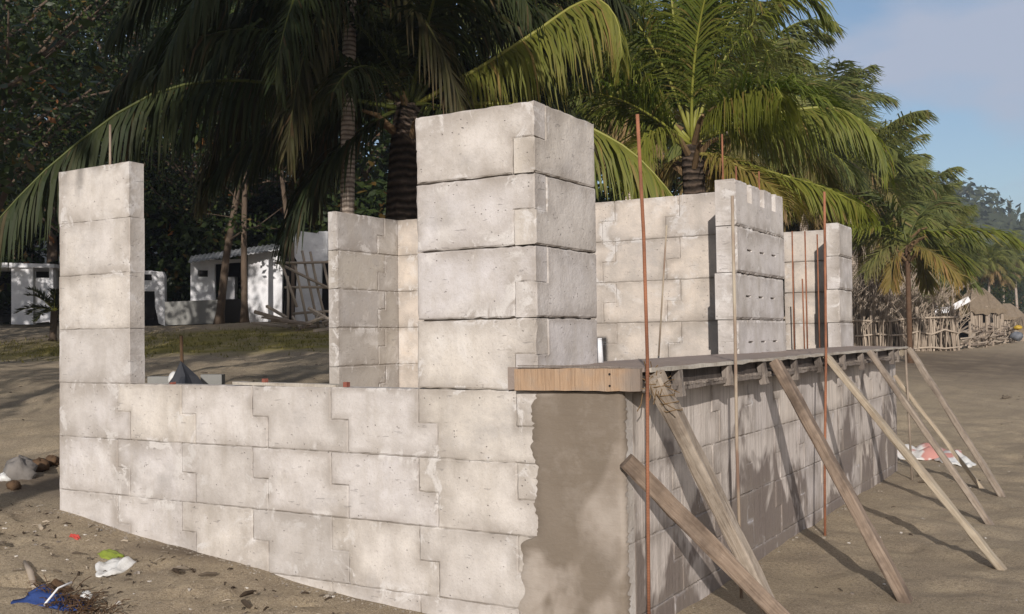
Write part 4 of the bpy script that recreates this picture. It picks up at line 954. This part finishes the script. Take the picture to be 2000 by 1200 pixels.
# woven twig fence running off to the right
WA, WB = at(1872, 684, 31.2), at(1985, 672, 46)
def wpt(k): x, y = WA.x + (WB.x - WA.x) * k, WA.y + (WB.y - WA.y) * k; return Vector((x, y, gz(x, y)))
wf = empty('woven_fence', wpt(.4), 'low fence of crooked branches stacked sideways, beside the thatched hut', 'fence')
mb = MB()
for i in range(120):
    k = random.random(); p = wpt(k); h_ = random.uniform(.02, .72); k2 = min(1, k + random.uniform(.06, .2)); e_ = wpt(k2)
    mb.tube([p + Vector((0, random.gauss(0, .1), h_)), p.lerp(e_, .5) + Vector((random.gauss(0, .1), random.gauss(0, .1), h_ + random.gauss(.03, .08))), e_ + Vector((0, 0, max(0, h_ + random.gauss(0, .12))))], [.03, .027, .016], 5, tint=random.random())
mb.build('branches', M['stick'], wf)
for k in np.linspace(.01, .99, 9):
    mb = MB(); p = wpt(k); mb.tube([p - Vector((0, 0, .2)), p + Vector((random.gauss(0, .05), random.gauss(0, .05), random.uniform(.75, 1.05)))], .04, 6, tint=.4); mb.build('post', M['stick'], wf)
mb = MB(); p = at(1774, 640, 28.6); p.z = gz(p.x, p.y); mb.tube([p, p + Vector((.02, 0, 2.55))], .045, 8); tag(mb.build('white_pole', M['white'], smooth=True, origin=p), 'thin white pole beside the reddish palm trunk at the fence', 'pole')

# ------------------------------------------------------------------ thatched huts far right
def hut(px_, w, W, D, hh, rh, label, seed):
    random.seed(seed); q = at(px_, 650, w); z = gz(q.x, q.y); c0 = Vector((q.x, q.y, z)); t = empty('thatched_hut', c0, label, 'hut', 'thatched huts'); rx = Vector((_r.x, _r.y, 0)).normalized(); ry = Vector((_fw.x, _fw.y, 0)).normalized()
    pt_ = lambda a, b_, h_: c0 + rx * a + ry * b_ + Vector((0, 0, h_))
    mb = MB(); N_ = 14; eave = []; ridge = [pt_(-W * .18, 0, hh + rh), pt_(W * .18, 0, hh + rh)]
    per = [(-W * .62, -D * .62), (W * .62, -D * .62), (W * .62, D * .62), (-W * .62, D * .62)]
    ring = []
    for (a, b_), (c_, d_) in zip(per, per[1:] + per[:1]):
        for k in range(N_): ring.append(pt_(a + (c_ - a) * k / N_ , b_ + (d_ - b_) * k / N_, hh - .12 + random.gauss(0, .045)))
    low = [mb.vert(v) for v in ring]; low2 = [mb.vert(v - Vector((0, 0, .1 + random.random() * .12)) + (c0 - v) * .04) for v in ring]; mids = []
    for i_, v in enumerate(ring):
        tgt = ridge[0] if (v - ridge[0]).length < (v - ridge[1]).length else ridge[1]; mids.append(mb.vert(v.lerp(tgt, .52) + Vector((0, 0, .05 + random.gauss(0, .03)))))
    tops = [mb.vert(ridge[0] if (v - ridge[0]).length < (v - ridge[1]).length else ridge[1]) for v in ring]
    for i_ in range(len(ring)):
        j_ = (i_ + 1) % len(ring); mb.f.append([low[i_], low[j_], mids[j_], mids[i_]]); mb.f.append([mids[i_], mids[j_], tops[j_], tops[i_]]); mb.f.append([low2[i_], low2[j_], low[j_], low[i_]])
    mb.build('roof', M['thatch'], t)
    for a, b_ in ((-W / 2, -D / 2), (W / 2, -D / 2), (W / 2, D / 2), (-W / 2, D / 2), (0, -D / 2)):
        mb = MB(); mb.tube([pt_(a, b_, -.1), pt_(a, b_, hh)], .07, 7, tint=.5); mb.build('post', M['stick'], t)
    mb = MB()
    for a0, a1, z0, z1 in ((-W / 2, -W * .12, 0, hh), (W * .22, W / 2, 0, hh), (-W * .12, W * .22, 0, .75), ):
        for k in range(12): x = a0 + (a1 - a0) * (k + .5) / 12; mb.tube([pt_(x, -D * .47, z0), pt_(x + random.gauss(0, .02), -D * .47, z1)], (a1 - a0) / 22, 5, tint=random.random())
    mb.build('front_wall', M['stick'], t)
    mb = MB(); v = [mb.vert(pt_(a, D * .44, z_)) for a, z_ in ((-W * .46, 0), (W * .46, 0), (W * .46, hh - .05), (-W * .46, hh - .05))]; v2 = [mb.vert(pt_(a, D * .40, z_)) for a, z_ in ((-W * .46, 0), (W * .46, 0), (W * .46, hh - .05), (-W * .46, hh - .05))]
    mb.f.append(v); mb.f.append(v2[::-1])
    for i_ in range(4): mb.f.append([v[i_], v[(i_ + 1) % 4], v2[(i_ + 1) % 4], v2[i_]])
    mb.build('back_wall', M['void'], t); return t
hut(1912, 46, 1.35, 1.6, 1.5, .85, 'nearest thatched hut with an open dark window, behind the woven fence', 1)
hut(1968, 70, 1.4, 1.6, 1.7, .8, 'smaller thatched hut just behind the nearest one', 2)
hut(2004, 58, 1.6, 1.8, .95, .6, 'low thatched hut at the right edge with a pale beam', 3)
# white boat-like gable boards and junk behind the fence
def slabbox(name, m, px0, py0, px1, py1, w, th, label, cat, group=None):
    """upright slab facing the viewer between two photo corners, with real thickness"""
    a = at(px0, py1, w); b_ = at(px1, py1, w); hgt = (py1 - py0) / F_PX * w; mb = MB(); n_ = Vector((_fw.x, _fw.y, 0)).normalized() * th
    q = [a, b_, b_ + n_, a + n_]; i0 = [mb.vert(v) for v in q] + [mb.vert(v + Vector((0, 0, hgt))) for v in q]
    for f in ((0, 1, 5, 4), (1, 2, 6, 5), (2, 3, 7, 6), (3, 0, 4, 7), (4, 5, 6, 7), (3, 2, 1, 0)): mb.f.append([i0[x] for x in f])
    return tag(mb.build(name, m, origin=a), label, cat, group)
mb = MB(); plank(mb, at(1855, 604, 40), at(1893, 584, 40), .22, .05); tag(mb.build('white_board', M['white'], origin=at(1855, 604, 40)), 'white board slanting up to the left eave of the nearest thatched hut', 'board')
random.seed(9)
for k, (x0, y0, x1, y1, lab) in enumerate([(1776, 602, 1794, 626, 'white panel low behind the fence, right of the reddish trunk'), (1822, 595, 1833, 622, 'narrow white panel behind the fence, middle one'), (1838, 600, 1856, 612, 'white panel behind the fence near the slanting board'), (1684, 609, 1691, 617, 'small white scrap behind the left part of the fence')]):
    slabbox('whitewashed_board', M['white'], x0, y0, x1, y1, 36, .06, lab, 'panel', 'white panels behind the fence')
M['yellow'] = mat('yellow_plastic', lambda n: n.color((.42, .28, .03)), .5, .4); M['bluegray'] = mat('blue_grey_plastic', lambda n: n.color(n.mix(n.noise(3), (.09, .10, .12), (.17, .18, .20))), .6, .3)
def lump(name, m, c0, rx_, ry_, rz_, label, cat, seed, group=None, flat=.0, n=16, wrinkle=.25):
    random.seed(seed); mb = MB(); c0 = Vector(c0); rings = []; ph = [random.uniform(0, 6.28) for _ in range(6)]
    for j in range(n // 2 + 1):
        th = math.pi * j / (n // 2); row = []
        for i_ in range(n):
            a = 2 * math.pi * i_ / n; k = 1 + wrinkle * (.5 * math.sin(3 * a + ph[0] + 2 * th) + .35 * math.sin(5 * a + ph[1]) * math.sin(3 * th + ph[2]) + .3 * math.sin(7 * a + ph[3] + 5 * th)) + random.gauss(0, wrinkle * .08)
            z = math.cos(th); row.append(mb.vert(c0 + Vector((rx_ * math.sin(th) * math.cos(a) * k, ry_ * math.sin(th) * math.sin(a) * k, max(-flat if flat else -1, z) * rz_ * k))))
        rings.append(row)
    for a, b_ in zip(rings, rings[1:]):
        for i_ in range(n): mb.f.append([a[i_], b_[i_], b_[(i_ + 1) % n], a[(i_ + 1) % n]])
    return tag(mb.build(name, m, smooth=True, origin=c0), label, cat, group)
q = at(1988, 640, 44); lump('yellow_crate_cloth', M['yellow'], q, .17, .16, .10, 'yellow cloth bundle by the woven fence at the right edge', 'bundle', 2)
q = at(1986, 657, 43); lump('blue_drum', M['bluegray'], q, .26, .2, .18, 'blue grey sack below the yellow bundle at the right edge', 'sack', 3)

# ------------------------------------------------------------------ huts on the left
rx = Vector((_r.x, _r.y, 0)).normalized(); ry = Vector((_fw.x, _fw.y, 0)).normalized()
def face(mb, w, pts, th, back=None):
    """extruded wall outline: pts are photo corners at distance w (anticlockwise seen from the viewer)"""
    v = [at(x, y, w if not hasattr(w, '__len__') else w[i]) for i, (x, y) in enumerate(pts)]; n_ = ry * th
    a = [mb.vert(p) for p in v]; b_ = [mb.vert(p + n_) for p in v]; mb.f.append(a); mb.f.append(b_[::-1])
    for i in range(len(v)): j = (i + 1) % len(v); mb.f.append([a[j], a[i], b_[i], b_[j]])
def huttag(px_, w, label, cat='hut', name='white_hut'):
    q = at(px_, 650, w); return empty(name, (q.x, q.y, gz(q.x, q.y)), label, cat, None)
W1 = 31
t = huttag(40, W1, 'low white shed with a dark square window, left of the slim window pier')
mb = MB(); face(mb, W1, [(22, 634), (66, 634), (66, 522), (22, 522)], .15); face(mb, W1 + .02, [(66, 632), (98, 628), (98, 543), (66, 543)], .12); face(mb, W1, [(96, 630), (104, 628), (104, 519), (96, 519)], .15)
face(mb, W1, [(-60, 640), (-40, 640), (-40, 516), (-60, 516)], .15); mb.build('front_wall', M['white'], t)
mb = MB(); face(mb, W1 - .12, [(-80, 522), (106, 523), (106, 516), (-80, 511)], 2.2); mb.build('roof', M['white'], t)
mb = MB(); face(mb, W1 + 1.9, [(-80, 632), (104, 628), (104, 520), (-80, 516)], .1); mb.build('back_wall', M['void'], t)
mb = MB(); face(mb, W1 - .03, [(64.5, 634), (67.5, 634), (67.5, 522), (64.5, 522)], .05); mb.build('batten', M['render_gray'], t)
mb = MB(); face(mb, [W1, W1 + 2, W1 + 2, W1], [(104, 628), (116, 622), (116, 523), (104, 519)], .1); mb.build('side_wall', M['white'], t)
W2 = 29.5
t = huttag(300, W2, 'white free-standing wall with an arched opening, right of the slim window pier', 'wall', 'white_wall')
mb = MB(); face(mb, W2, [(303, 600), (310, 632), (322, 637), (321, 540), (317, 531), (296, 530), (297, 560), (302, 570)], .2); face(mb, W2, [(236, 568), (300, 569), (297, 558), (297, 548), (236, 548)], .2); face(mb, W2, [(236, 536), (298, 536), (297, 529), (236, 529)], .2)
mb.build('wall', M['white'], t)
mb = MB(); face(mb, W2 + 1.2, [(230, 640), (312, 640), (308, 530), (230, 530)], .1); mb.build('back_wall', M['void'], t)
W3 = 29.5
t = huttag(470, W3, 'white hut with a dark doorway, a small window and a sloping grey sheet roof')
mb = MB(); face(mb, W3, [(372, 600), (386, 600), (386, 509), (372, 511)], .14); face(mb, W3, [(406, 600), (419, 600), (419, 506), (406, 507)], .14); face(mb, W3, [(386, 600), (406, 600), (406, 541), (386, 541)], .14); face(mb, W3, [(386, 528), (406, 528), (406, 507), (386, 509)], .14); face(mb, W3, [(419, 516), (472, 512), (472, 506), (419, 508)], .14); mb.build('front_wall', M['white'], t)
mb = MB(); face(mb, W3 - .2, [(471, 628), (482, 630), (482, 494), (471, 497)], .3); mb.build('door_post', M['white'], t)
mb = MB(); face(mb, [W3 - .25, W3 - .6, W3 - .6, W3 - .25], [(484, 632), (550, 626), (552, 484), (484, 498)], .14); mb.build('side_wall', M['white'], t)
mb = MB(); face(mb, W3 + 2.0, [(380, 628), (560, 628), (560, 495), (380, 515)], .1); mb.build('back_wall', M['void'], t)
mb = MB(); face(mb, W3 + .3, [(434, 600), (458, 600), (458, 541), (434, 541)], .35); mb.build('counter', M['white'], t)
mb = MB()
for k in range(46):
    x = 368 + 196 * k / 45; yb = 512 - (x - 368) / 196 * 28 + (1.2 if k % 2 else -1.2); a = at(x, yb, W3 - .9); c_ = at(x + 6, yb - 12, W3 + 2.6); mb.vert(a); mb.vert(c_); mb.vert(a - Vector((0, 0, .03))); mb.vert(c_ - Vector((0, 0, .03)))
for k in range(45):
    a = k * 4; mb.f.append([a, a + 4, a + 5, a + 1]); mb.f.append([a + 2, a + 3, a + 7, a + 6]); mb.f.append([a, a + 2, a + 6, a + 4]); mb.f.append([a + 1, a + 5, a + 7, a + 3])
mb.build('roof', M['tin'], t)
t = huttag(390, 28.2, 'long low grey cement counter in front of the white hut', 'counter', 'cement_counter')
mb = MB(); face(mb, 28.2, [(322, 636), (437, 631), (437, 585), (322, 590)], .5); mb.build('front', M['render_gray'], t)
mb = MB(); face(mb, [28.2, 29.1, 29.1, 28.2], [(438, 631), (471, 629), (471, 584), (438, 585)], .1); mb.build('end', M['void'], t)
W4 = 26
t = huttag(605, W4, 'tall white panel wall behind the bamboo scaffold, left of the grey side wall', 'wall', 'white_wall')
mb = MB(); face(mb, W4, [(575, 630), (626, 628), (628, 515), (640, 508), (640, 452), (623, 452), (619, 456), (573, 450), (574, 500), (581, 512)], .14); mb.build('wall', M['white'], t)
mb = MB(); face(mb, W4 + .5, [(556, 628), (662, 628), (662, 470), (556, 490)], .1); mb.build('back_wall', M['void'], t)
mb = MB(); face(mb, W4 - .05, [(569, 630), (574, 630), (574, 474), (569, 474)], .12); mb.build('post', M['stick'], t)
# bamboo scaffold
t = huttag(590, 25.3, 'leaning scaffold frame of grey bamboo poles before the white panel wall', 'scaffold', 'bamboo_scaffold')
for (x0, y0, x1, y1) in [(538, 514, 650, 512), (556, 562, 650, 562), (573, 613, 650, 608), (540, 512, 640, 562), (575, 512, 600, 630), (590, 490, 622, 640), (606, 492, 640, 640), (552, 520, 580, 600), (562, 540, 562, 628), (632, 515, 655, 600)]:
    mb = MB(); a, b_ = at(x0, y0, 25.4), at(x1, y1, 25.2); mb.tube([a, a.lerp(b_, .5) + Vector((random.gauss(0, .02), 0, random.gauss(0, .02))), b_], .034, 7, tint=random.uniform(.5, .9)); mb.build('pole', M['stick'], t, smooth=True)
mb = MB()
for k in range(26):
    a = at(random.uniform(560, 660), random.uniform(632, 655), 24.6 + random.uniform(-.5, .5)); a.z = gz(a.x, a.y) + random.uniform(0, .25); b_ = a + Vector((random.gauss(0, .6), random.gauss(0, .6), random.uniform(-.05, .35))); mb.tube([a, b_], random.uniform(.02, .05), 5, tint=random.random())
tag(mb.build('timber_scraps', M['stick']), 'heap of broken poles and rubble at the foot of the bamboo scaffold', 'rubble', None, 'stuff')
# bare trunks in front of the huts
def pole_tree(px_, w, r, top, label, lean_px, m, seed, branches=8):
    random.seed(seed); b_ = at(px_, 640, w); b_.z = gz(b_.x, b_.y) - .1; tp = at(px_ + lean_px, top, w); t = empty('tree', b_, label, 'tree', None); mb = MB(); pts = smooth_pts([b_, b_.lerp(tp, .35) + rx * random.gauss(0, .08), b_.lerp(tp, .7) + rx * random.gauss(0, .1), tp], 12)
    mb.tube(pts, [r * (1 - .04 * k) + (r * .5 if k == 0 else 0) for k in range(13)], 9, jit=.07)
    mb.build('trunk', m, t, smooth=True)
    mb = MB(); cm = MB()
    for k in range(branches):
        s0 = pts[random.randint(5, 11)]; d = (rx * random.uniform(-1, 1) + ry * random.uniform(-.6, .2) + Vector((0, 0, random.uniform(-.2, .5)))).normalized(); l = random.uniform(.9, 2.2); p1 = s0 + d * l * .5 + Vector((0, 0, .1)); p2 = s0 + d * l
        mb.tube([s0, p1, p2], [r * .25, r * .16, r * .07], 5)
        for _ in range(3): e_ = p1.lerp(p2, random.random()); mb.tube([e_, e_ + Vector((random.gauss(0, .4), random.gauss(0, .3), random.gauss(.05, .3)))], [r * .1, r * .04], 4)
        leafy(cm, p2, (.5, .5, .4), 45, .18, seed * 50 + k)
    for k in range(5): leafy(cm, tp + Vector((random.gauss(0, 1.2), random.gauss(0, 1), random.uniform(-.5, 1.8))), (1.1, 1.1, .8), 420, .24, seed * 70 + k)
    mb.build('branches', m, t); cm.build('crown', M['leaf'], t); return t
pole_tree(427, 28, .12, 250, 'leaning brown trunk in front of the dark hut doorway', 40, M['bark'], 3)
pole_tree(478, 27, .095, 200, 'straight dark trunk right of the dark hut doorway', -5, M['bark'], 4)
pole_tree(560, 27.5, .08, 150, 'thin dark trunk beside the bamboo scaffold', 0, M['bark'], 6, 5)
pole_tree(104, 35, .22, 150, 'mottled grey trunk rising behind the low white shed, beside the slim window pier', -8, M['bark'], 8, 5)
# cycad-like plant left of the pier
b_ = at(103, 640, 24); b_.z = gz(b_.x, b_.y); t = empty('cycad', b_, 'small feathery cycad with dark arching leaves before the low white shed', 'plant')
random.seed(2); c0 = at(106, 608, 24); trunk_mesh(t, b_, c0, .08, .08, M['bark'])
for k in range(15): add_frond(t, rachis(c0, k * 2.4, R(random.uniform(0, 65)), .85, 1.2), M['palm_dark'], Rm, leaf=.26, n=26, hang=.3, width=.03, segs=2, thin=.014, tint=.5)

# ------------------------------------------------------------------ grass by the huts
random.seed(6); mb = MB()
for i in range(5200):
    a = gc + rx * random.uniform(-6.5, 6.5) + Vector((_fw.x, _fw.y, 0)) * random.gauss(0, 1.3); z = gz(a.x, a.y) if i % 4 == 0 else None
    if z is None: a = Vector((lasta.x + random.gauss(0, .12), lasta.y + random.gauss(0, .12), 0)); z = lastz
    else: lasta, lastz = a, z
    h_ = random.uniform(.03, .10); d = Vector((random.gauss(0, .03), random.gauss(0, .03), h_)); s = Vector((random.gauss(0, 1), random.gauss(0, 1), 0)).normalized() * .012; p = Vector((a.x, a.y, z - .01)); tt = random.random()
    i0 = [mb.vert(p - s, tint=tt, dry=.3), mb.vert(p + s, tint=tt, dry=.3), mb.vert(p + d, tint=tt, dry=.5)]; mb.f.append(i0)
tag(mb.build('grass', M['palm']), 'patch of short yellow green grass in front of the huts', 'grass', None, 'stuff')

# ------------------------------------------------------------------ litter on the sand
M['plastic'] = mat('white_plastic_bag', lambda n: (n.color(n.mix(n.noise(14, 4), (.50, .50, .48), (.72, .72, .70))), n.bump(n.noise(18, 4), .01, .8)), .4, .4)
M['blue'] = mat('blue_cloth', lambda n: (n.color(n.mix(n.noise(9, 4), (.018, .035, .12), (.04, .08, .25))), n.bump(n.noise(30, 4), .01, .8)), .8, .2)
M['green'] = mat('green_leaf', lambda n: n.color(n.mix(n.noise(6), (.16, .22, .02), (.26, .30, .05))), .5, .4)
M['red'] = mat('red_plastic', lambda n: n.color((.45, .06, .045)), .5, .4)
M['rock'] = mat('grey_stone', lambda n: (n.color(n.mix(n.noise(6, 5, .6), (.13, .12, .11), (.26, .24, .22))), n.bump(n.noise(9, 5, .6), .02, .8)), .9, .2)  # dark tone holds the shade the stone lies in
M['husk'] = mat('coconut_husk', lambda n: n.color(n.mix(n.noise(12, 4), (.05, .03, .02), (.15, .095, .055))), .9, .1)
M['sack'] = mat('woven_sack', lambda n: n.color(n.mix(n.ramp(n.noise(2.5, 3), [(.52, 0), (.58, 1)]), (.62, .60, .57), (.45, .22, .19))), .7, .2)
M['tarp'] = mat('dark_tarpaulin', lambda n: n.color((.022, .024, .03)), .5, .4)
def gp(px_, py_, dz=0):
    """where the line of sight meets the ground"""
    d = (_fw + _r * ((px_ - 1000) / F_PX) + _u * ((600 - py_) / F_PX)); s = 1.0
    while s < 120:
        p = CAM + d * s
        if p.z < gz(p.x, p.y) + dz: break
        s *= 1.006
    return Vector((p.x, p.y, gz(p.x, p.y)))
def sheet(name, m, c0, sx, sy, h_, rot, label, cat, seed, nx_=12, ny_=9, outline=None):
    """crumpled thin sheet lying on the sand, a few millimetres thick"""
    random.seed(seed); mb = MB(); g = np.random.default_rng(seed); ph = g.uniform(0, 6, 8); top = []
    for j in range(ny_ + 1):
        row = []
        for i_ in range(nx_ + 1):
            u, v = i_ / nx_ * 2 - 1, j / ny_ * 2 - 1; k = 1 + .13 * math.sin(3 * math.atan2(v, u) + ph[0]) + .09 * math.sin(5 * math.atan2(v, u) + ph[1])
            x = sx * u * math.sqrt(1 - .42 * v * v) * k; y = sy * v * math.sqrt(1 - .42 * u * u) * k; z = h_ * (.45 + .3 * math.sin(4 * u + ph[2] + 2 * v) + .3 * math.sin(5 * v + ph[3] - 2 * u) + .2 * math.sin(9 * u + ph[4])) * max(0, 1 - .8 * max(abs(u), abs(v)) ** 3)
            X_ = c0.x + x * math.cos(rot) - y * math.sin(rot); Y_ = c0.y + x * math.sin(rot) + y * math.cos(rot); row.append((X_, Y_, gz(X_, Y_) + .004 + max(0, z)))
        top.append(row)
    a = [[mb.vert(p) for p in r_] for r_ in top]; b2_ = [[mb.vert((p[0], p[1], p[2] - .012)) for p in r_] for r_ in top]
    for j in range(ny_):
        for i_ in range(nx_): mb.f.append([a[j][i_], a[j][i_ + 1], a[j + 1][i_ + 1], a[j + 1][i_]]); mb.f.append([b2_[j][i_], b2_[j + 1][i_], b2_[j + 1][i_ + 1], b2_[j][i_ + 1]])
    for i_ in range(nx_): mb.f.append([a[0][i_ + 1], a[0][i_], b2_[0][i_], b2_[0][i_ + 1]]); mb.f.append([a[ny_][i_], a[ny_][i_ + 1], b2_[ny_][i_ + 1], b2_[ny_][i_]])
    for j in range(ny_): mb.f.append([a[j][0], a[j + 1][0], b2_[j + 1][0], b2_[j][0]]); mb.f.append([a[j + 1][nx_], a[j][nx_], b2_[j][nx_], b2_[j + 1][nx_]])
    return tag(mb.build(name, m, smooth=True, origin=c0), label, cat)
sheet('plastic_bag', M['plastic'], gp(220, 1116), .10, .14, .05, .3, 'crumpled white plastic bag on the sand below the green leaf', 'bag', 4)
sheet('almond_leaf', M['green'], gp(215, 1086), .085, .055, .025, .2, 'bright green fallen leaf on the sand above the white plastic bag', 'leaf', 5)
sheet('blue_cloth', M['blue'], gp(105, 1184), .20, .09, .06, .5, 'crumpled dark blue cloth at the bottom left corner', 'cloth', 6)
sheet('red_scrap', M['red'], gp(146, 1055), .045, .022, .02, .1, 'small red plastic scrap on the sand near the left end of the front wall', 'scrap', 7)
sheet('brown_leaf', M['husk'], gp(113, 1153), .085, .05, .03, .4, 'curled dark brown leaf beside the long stick at the lower left', 'leaf', 8)
sheet('woven_sack', M['sack'], gp(1812, 893), .55, .34, .16, .9, 'white and red woven sack lying on the sand beyond the low wall end', 'sack', 9, 16, 12)
sheet('white_sheet', M['plastic'], gp(1868, 908), .22, .2, .10, .3, 'small white sheet crumpled beside the woven sack', 'sheet', 10)
mb = MB(); a, b_ = gp(48, 1105), gp(72, 1172); mb.tube([a + Vector((0, 0, .010)), a.lerp(b_, .35) + Vector((.02, 0, .018)), a.lerp(b_, .7) + Vector((.01, 0, .016)), b_ + Vector((0, 0, .012))], [.012, .019, .017, .010], 8, jit=.12, tint=.8); tag(mb.build('long_stick', M['stick'], smooth=True, origin=a), 'bent pale stick pointing at the blue cloth', 'stick')
mb = MB(); a, b_ = gp(86, 1200), gp(140, 1178); mb.tube([a + Vector((0, 0, .03)), a.lerp(b_, .5) + Vector((0, 0, .10)), b_ + Vector((0, 0, .11))], .006, 6); tag(mb.build('drinking_straw', M['white'], smooth=True, origin=a), 'thin white straw lying across the blue cloth', 'straw')
q = gp(36, 932); lump('stone', M['rock'], q + Vector((0, 0, .03)), .14, .12, .12, 'lumpy grey stone in the shade at the left edge', 'stone', 11, wrinkle=.32)
q = gp(8, 940); lump('plastic_scrap', M['plastic'], q + Vector((0, 0, .01)), .07, .05, .04, 'white plastic scrap left of the lumpy grey stone', 'scrap', 12)
for k, (x, y, r_, lab) in enumerate([(78, 922, .075, 'brown coconut husk right of the lumpy grey stone'), (103, 910, .06, 'brown coconut husk touching the slim window pier side'), (28, 957, .05, 'dark husk below the lumpy grey stone')]):
    q = gp(x, y); lump('coconut_husk', M['husk'], q + Vector((0, 0, r_ * .5)), r_ * 1.3, r_, r_ * .8, lab, 'coconut husk', 20 + k, 'coconut husks', wrinkle=.35)
q = gp(168, 1146 + 30); lump('white_crumb', M['plastic'], q + Vector((0, 0, .02)), .035, .03, .03, 'small white crumpled ball right of the blue cloth', 'scrap', 30)
# dark weed clump at the bottom edge
mb = MB(); random.seed(14); q = gp(165, 1198)
for k in range(300):
    a = q + Vector((random.gauss(-.05, .15), random.gauss(-.02, .05), 0)); a.z = gz(a.x, a.y) + random.uniform(0, .05); d = Vector((random.gauss(0, .05), random.gauss(0, .05), random.gauss(.01, .025))); mb.tube([a, a + d * .5 + Vector((0, 0, .012)), a + d], .0028, 3, cap=False, tint=random.uniform(0, .3))
tag(mb.build('seaweed', M['husk']), 'dark heap of dried seaweed and twigs at the bottom left', 'seaweed', None, 'stuff')
M['twig'] = mat('dead_twigs', lambda n: n.color(n.mix(n.attr('tint'), (.055, .04, .028), (.42, .36, .28))), .9, .1)
# loose twigs, shells and pebbles
mb = MB(); random.seed(15); spots = []
for k in range(900):
    u = random.random()
    if u < .62: q = Vector((random.uniform(-3.5, 3.4) , -.1 - abs(random.gauss(0, .75)), 0))
    elif u < .8: q = Vector((random.uniform(-8, -.2), random.uniform(-.5, 9), 0))
    else: q = Vector((random.uniform(4.9, 10), random.uniform(0, 22), 0))
    q.z = gz(q.x, q.y); a = random.uniform(0, 6.28); l = random.uniform(.012, .06) * (2.2 if random.random() < .08 else 1) * (1.8 if u >= .8 and q.y > 9 else 1); d = Vector((math.cos(a) * l, math.sin(a) * l, random.uniform(-.003, .01))); r_ = l * random.uniform(.05, .13)
    mb.tube([q + Vector((0, 0, r_)), q + d * .6 + Vector((0, 0, r_ + .006)), q + d + Vector((0, 0, r_))], [r_, r_ * 1.2, r_ * .5], 5, tint=random.choice((.0, .0, .05, .1, .15, .2, .3, .6, .9)))
tag(mb.build('beach_litter', M['twig']), 'scattered twigs and bits of dry leaf on the sand', 'litter', None, 'stuff')
mb = MB(); random.seed(16)
for k in range(420):
    u = random.random()
    q = Vector((random.uniform(-3, 4.4), random.uniform(-2.2, -.08), 0)) if u < .6 else Vector((random.uniform(4.85, 9), random.uniform(-1, 16), 0))
    q.z = gz(q.x, q.y); s = random.uniform(.004, .013); i0 = len(mb.v); mb.box((q.x - s, q.y - s * .8, q.z - s * .3), (q.x + s, q.y + s * .8, q.z + s * .6), jit=s * .35)
tag(mb.build('pebbles', mat('shell_bits', lambda n: n.color(n.mix(n.ramp(n.noise(3), [(.45, 0), (.55, 1)]), (.20, .17, .14), (.60, .57, .52))), .8, .2)), 'tiny pebbles and shell bits scattered on the sand', 'pebbles', None, 'stuff')
mb = MB(); random.seed(18)
for k in range(300):
    if random.random() < .8: q = Vector((random.uniform(-.2, 4.3), -.01 - abs(random.gauss(0, .05)), 0))
    else: q = Vector((4.68 + abs(random.gauss(0, .08)), random.uniform(0, 7.3), 0))
    q.z = gz(q.x, q.y); s = random.uniform(.002, .008) * (2.2 if random.random() < .05 else 1); mb.box((q.x - s, q.y - s * .8, q.z - s * .6), (q.x + s, q.y + s * .7, q.z + s * .55), jit=s * .4)
tag(mb.build('mortar_crumbs', M['crumb']), 'crumbs of dropped mortar along the foot of the walls', 'mortar crumbs', None, 'stuff')
# inside: stake with a dark tarpaulin, white bucket and blocks
q = at(357, 748, 12.0); z = gz(q.x, q.y); mb = MB(); mb.tube([Vector((q.x, q.y, z)), at(354, 656, 12.0)], .02, 7, tint=.05); tag(mb.build('wooden_stake', M['husk'], origin=q), 'dark upright stake rising from the tarpaulin beyond the sill', 'stake')
mb = MB(); base = at(362, 775, 11.9); tops = at(353, 705, 11.9); ring = []
for k in range(14): a = 2 * math.pi * k / 14; rr = .25 * (1 + .3 * math.sin(4 * a + 1) + .15 * math.sin(7 * a)); ring.append(mb.vert(base + rx * math.cos(a) * rr + ry * math.sin(a) * rr))
ring2 = [mb.vert(tops.lerp(base, .42 + random.gauss(0, .05)) + rx * math.cos(2 * math.pi * k / 14) * .10 * (1 + .55 * math.sin(4 * 2 * math.pi * k / 14 + 1)) + ry * math.sin(2 * math.pi * k / 14) * .10 + rx * .03) for k in range(14)]; ap = mb.vert(tops)
for k in range(14): j = (k + 1) % 14; mb.f.append([ring[k], ring[j], ring2[j], ring2[k]]); mb.f.append([ring2[k], ring2[j], ap])
mb.f.append(ring[::-1]); tag(mb.build('tarpaulin', M['tarp'], origin=base), 'folded dark tarpaulin draped on a stake beyond the sill', 'tarpaulin')
q = at(340, 742, 12.2); lump('white_bucket', M['plastic'], q, .07, .07, .10, 'white rounded bucket left of the dark tarpaulin', 'bucket', 41, wrinkle=.03)
slabbox('loose_block', M['render_gray'], 392, 732, 433, 775, 12.2, .15, 'grey block standing right of the dark tarpaulin beyond the sill', 'block', 'loose blocks beyond the sill')  # loose blocks use a darker material, their shade put into its colour
slabbox('loose_block', M['render_gray'], 288, 736, 334, 775, 12.2, .15, 'grey block standing left of the dark tarpaulin beyond the sill', 'block', 'loose blocks beyond the sill')

# ------------------------------------------------------------------ sea-side haze
mb = MB(); mb.box((-2300, -2300, -4.2), (2300, 2300, 62)); hz = mb.build('haze', M['white']); hm_ = bpy.data.materials.new('sea_haze'); hm_.use_nodes = True; ht = hm_.node_tree; ht.nodes.clear()
ho_ = ht.nodes.new('ShaderNodeOutputMaterial'); pv = ht.nodes.new('ShaderNodeVolumePrincipled'); pv.inputs['Color'].default_value = (.80, .88, 1.0, 1); pv.inputs['Density'].default_value = .0009; pv.inputs['Anisotropy'].default_value = .2
ht.links.new(pv.outputs[0], ho_.inputs['Volume']); hz.data.materials.clear(); hz.data.materials.append(hm_); hz['kind'] = 'stuff'

for o in scene.objects:
    if 'abs' in o: del o['abs']
